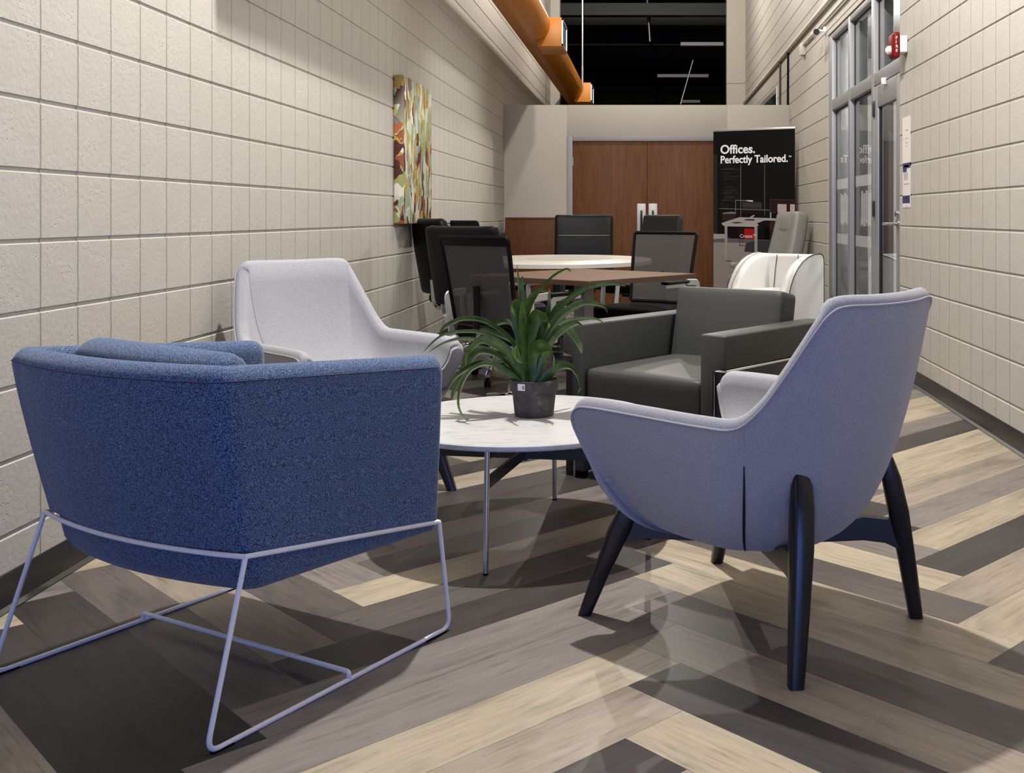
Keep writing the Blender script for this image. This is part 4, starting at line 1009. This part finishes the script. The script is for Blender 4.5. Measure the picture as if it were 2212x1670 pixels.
# ------------------------------------------------------------------ white tub chair
def tubchair():
    d = Vector((-.62, -.785)).normalized(); rt = Vector((d.y, -d.x))
    Bk = Vector((1.545, 9.50)); Wd, Dp = .64, .64
    c = Bk+rt*(Wd/2)
    t = thing('tub_chair', 'white leather tub chair with dark piping beside the glazed entrance', 'armchair', (c.x, c.y, 0), face_dir(d.x, d.y))
    hw = Wd/2
    # sloping sides drawn as panels, wrapped round a lined inner shell
    prof = [(0, .06), (0, .67), (.008, .712), (.035, .741), (.09, .750), (.18, .744), (.28, .722), (.37, .685), (.45, .633), (.52, .562), (.575, .475), (.605, .39), (.62, .30), (.63, .06)]
    for s in (-1, 1):
        x0, x1 = s*hw, s*(hw-.035)
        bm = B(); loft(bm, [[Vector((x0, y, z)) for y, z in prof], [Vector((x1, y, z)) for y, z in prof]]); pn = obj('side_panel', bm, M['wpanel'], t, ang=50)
        bm = B(); tube(bm, [Vector((x0, y, z+.0015)) for y, z in prof], .005, 6); obj('piping', bm, M['pipe'], pn)
    ztop = [(0, .742), (.09, .748), (.18, .742), (.28, .720), (.37, .683), (.45, .631), (.52, .560), (.575, .475), (.605, .40)]
    def zt(p):
        y = p.y
        for (a, za), (b, zb_) in zip(ztop, ztop[1:]):
            if a <= y <= b: return za+(zb_-za)*(y-a)/(b-a)
        return ztop[0][1] if y < 0 else ztop[-1][1]
    path = [p+Vector((0, .004, 0)) for p in upath(hw-.036, .59, .10, .03, 14, 12)]
    bm = B(); tub(bm, path, lambda p: zt(p)-.001, lambda p: .10, .075, .0, .035, .02, inner=.055, nseg=7); obj('lining', bm, M['wleather'], t, ang=60)
    for s in (-1, 1):
        bm = B(); tube(bm, [(s*.11, .090, .735), (s*.115, .115, .60), (s*.12, .135, .43)], .004, 6); obj('seam', bm, M['pipe'], t)
    bm = B(); cushion(bm, .42, .50, .14, .05, .02, Matrix.Translation((0, .37, .36))); obj('seat_cushion', bm, M['wleather'], t)
    bm = B(); box(bm, -hw+.04, hw-.04, .03, .62, .06, .30, .012, 3); obj('base', bm, M['wpanel'], t)
    bm = B()
    for sx in (-1, 1):
        for y in (.06, .57): tube(bm, [(sx*(hw-.06), y, 0), (sx*(hw-.06), y, .065)], .018, 12)
    obj('feet', bm, M['chrome'], t)
tubchair()

# ------------------------------------------------------------------ taupe high-back chair
t = thing('highback_chair', 'taupe leather high-back lounge chair against the right wall, turned left', 'armchair', (1.14, 11.15, 0), face_dir(-.94, -.34))
bm = B(); cushion(bm, .54, .17, .86, .06, .012, Matrix.Translation((0, -.325, .70)) @ Matrix.Rotation(.26, 4, 'X'), cuts=12, bend=lambda q: Vector((q.x*(1-.12*(q.z/.43 if q.z > 0 else 0)), q.y+.45*q.x*q.x+.10*q.z*q.z, q.z))); obj('backrest', bm, M['taupe'], t)
bm = B(); cushion(bm, .34, .09, .22, .04, .012, Matrix.Translation((0, -.345, 1.0)) @ Matrix.Rotation(.24, 4, 'X')); obj('headrest', bm, M['taupe'], t)
bm = B(); cushion(bm, .54, .54, .15, .06, .015, Matrix.Translation((0, .0, .375)) @ Matrix.Rotation(.08, 4, 'X')); obj('seat', bm, M['taupe'], t)
for s in (-1, 1):
    bm = B(); cushion(bm, .07, .46, .06, .025, 0, Matrix.Translation((s*.30, -.03, .56))); tube(bm, [(s*.30, -.2, .55), (s*.27, -.18, .34)], .015); tube(bm, [(s*.30, .12, .55), (s*.27, .1, .34)], .015); obj('armrest', bm, M['taupe'], t)
bm = B(); lathe(bm, [(0, 0), (.27, 0), (.27, .012), (.06, .025), (.03, .04), (.03, .31), (0, .31)], 40); obj('base', bm, M['chrome'], t)

# ------------------------------------------------------------------ camera
cam = bpy.data.cameras.new('camera'); co = bpy.data.objects.new('camera', cam); COL.objects.link(co)
co.location = (0, 0, HC); co.rotation_euler = (PI/2, 0, 0)
cam.sensor_width = 36; cam.sensor_fit = 'HORIZONTAL'; cam.lens = 36*F/2212
cam.shift_x = -(PX-1106)/2212; cam.shift_y = -(835-PY)/2212
cam.clip_start = .05; cam.clip_end = 120
SC.camera = co

# ------------------------------------------------------------------ light
def lamp(name, loc, e, col, r=.045, cone=None):
    l = bpy.data.lights.new(name, 'SPOT' if cone else 'POINT')
    if cone: l.spot_size = math.radians(cone); l.spot_blend = .35
    l.energy = e; l.color = col; l.shadow_soft_size = r
    o = bpy.data.objects.new(name, l); COL.objects.link(o); o.location = loc
    return o
WARM = (1.0, .94, .85); NEUT = (1.0, .975, .94)
lamp('ceiling_lamp', (-.30, 4.15, 4.8), 1080, NEUT)
lamp('ceiling_lamp', (.40, 9.6, 4.8), 270, WARM, .045, 100)
lamp('ceiling_lamp', (-.20, 11.6, 4.8), 210, WARM)
lamp('ceiling_lamp', (-.20, 16.0, 5.0), 280, WARM)
lamp('side_room_lamp', (3.0, 9.5, 2.7), 420, (1.0, .98, .95), .2)
lamp('warehouse_fill', (4.5, 30, 3.0), 14, (.8, 1.0, .75), .3)  # added fill that brings up the beams, no lamp known in the hall
a = bpy.data.lights.new('window_light', 'AREA'); a.shape = 'RECTANGLE'; a.size = 3.2; a.size_y = 1.5; a.energy = 88; a.color = (.20, .35, 1.0)
ao = bpy.data.objects.new('window_light', a); COL.objects.link(ao); ao.location = (.3, -2.4, 1.05); ao.rotation_euler = (PI/2, 0, 0)
w = bpy.data.worlds.new('world'); SC.world = w; w.use_nodes = True
w.node_tree.nodes['Background'].inputs[0].default_value = (.25, .33, .55, 1); w.node_tree.nodes['Background'].inputs[1].default_value = .06

SC.view_settings.view_transform = 'Standard'; SC.view_settings.look = 'None'; SC.view_settings.gamma = 1.0; SC.view_settings.exposure = 0.0
SC.view_settings.use_curve_mapping = False
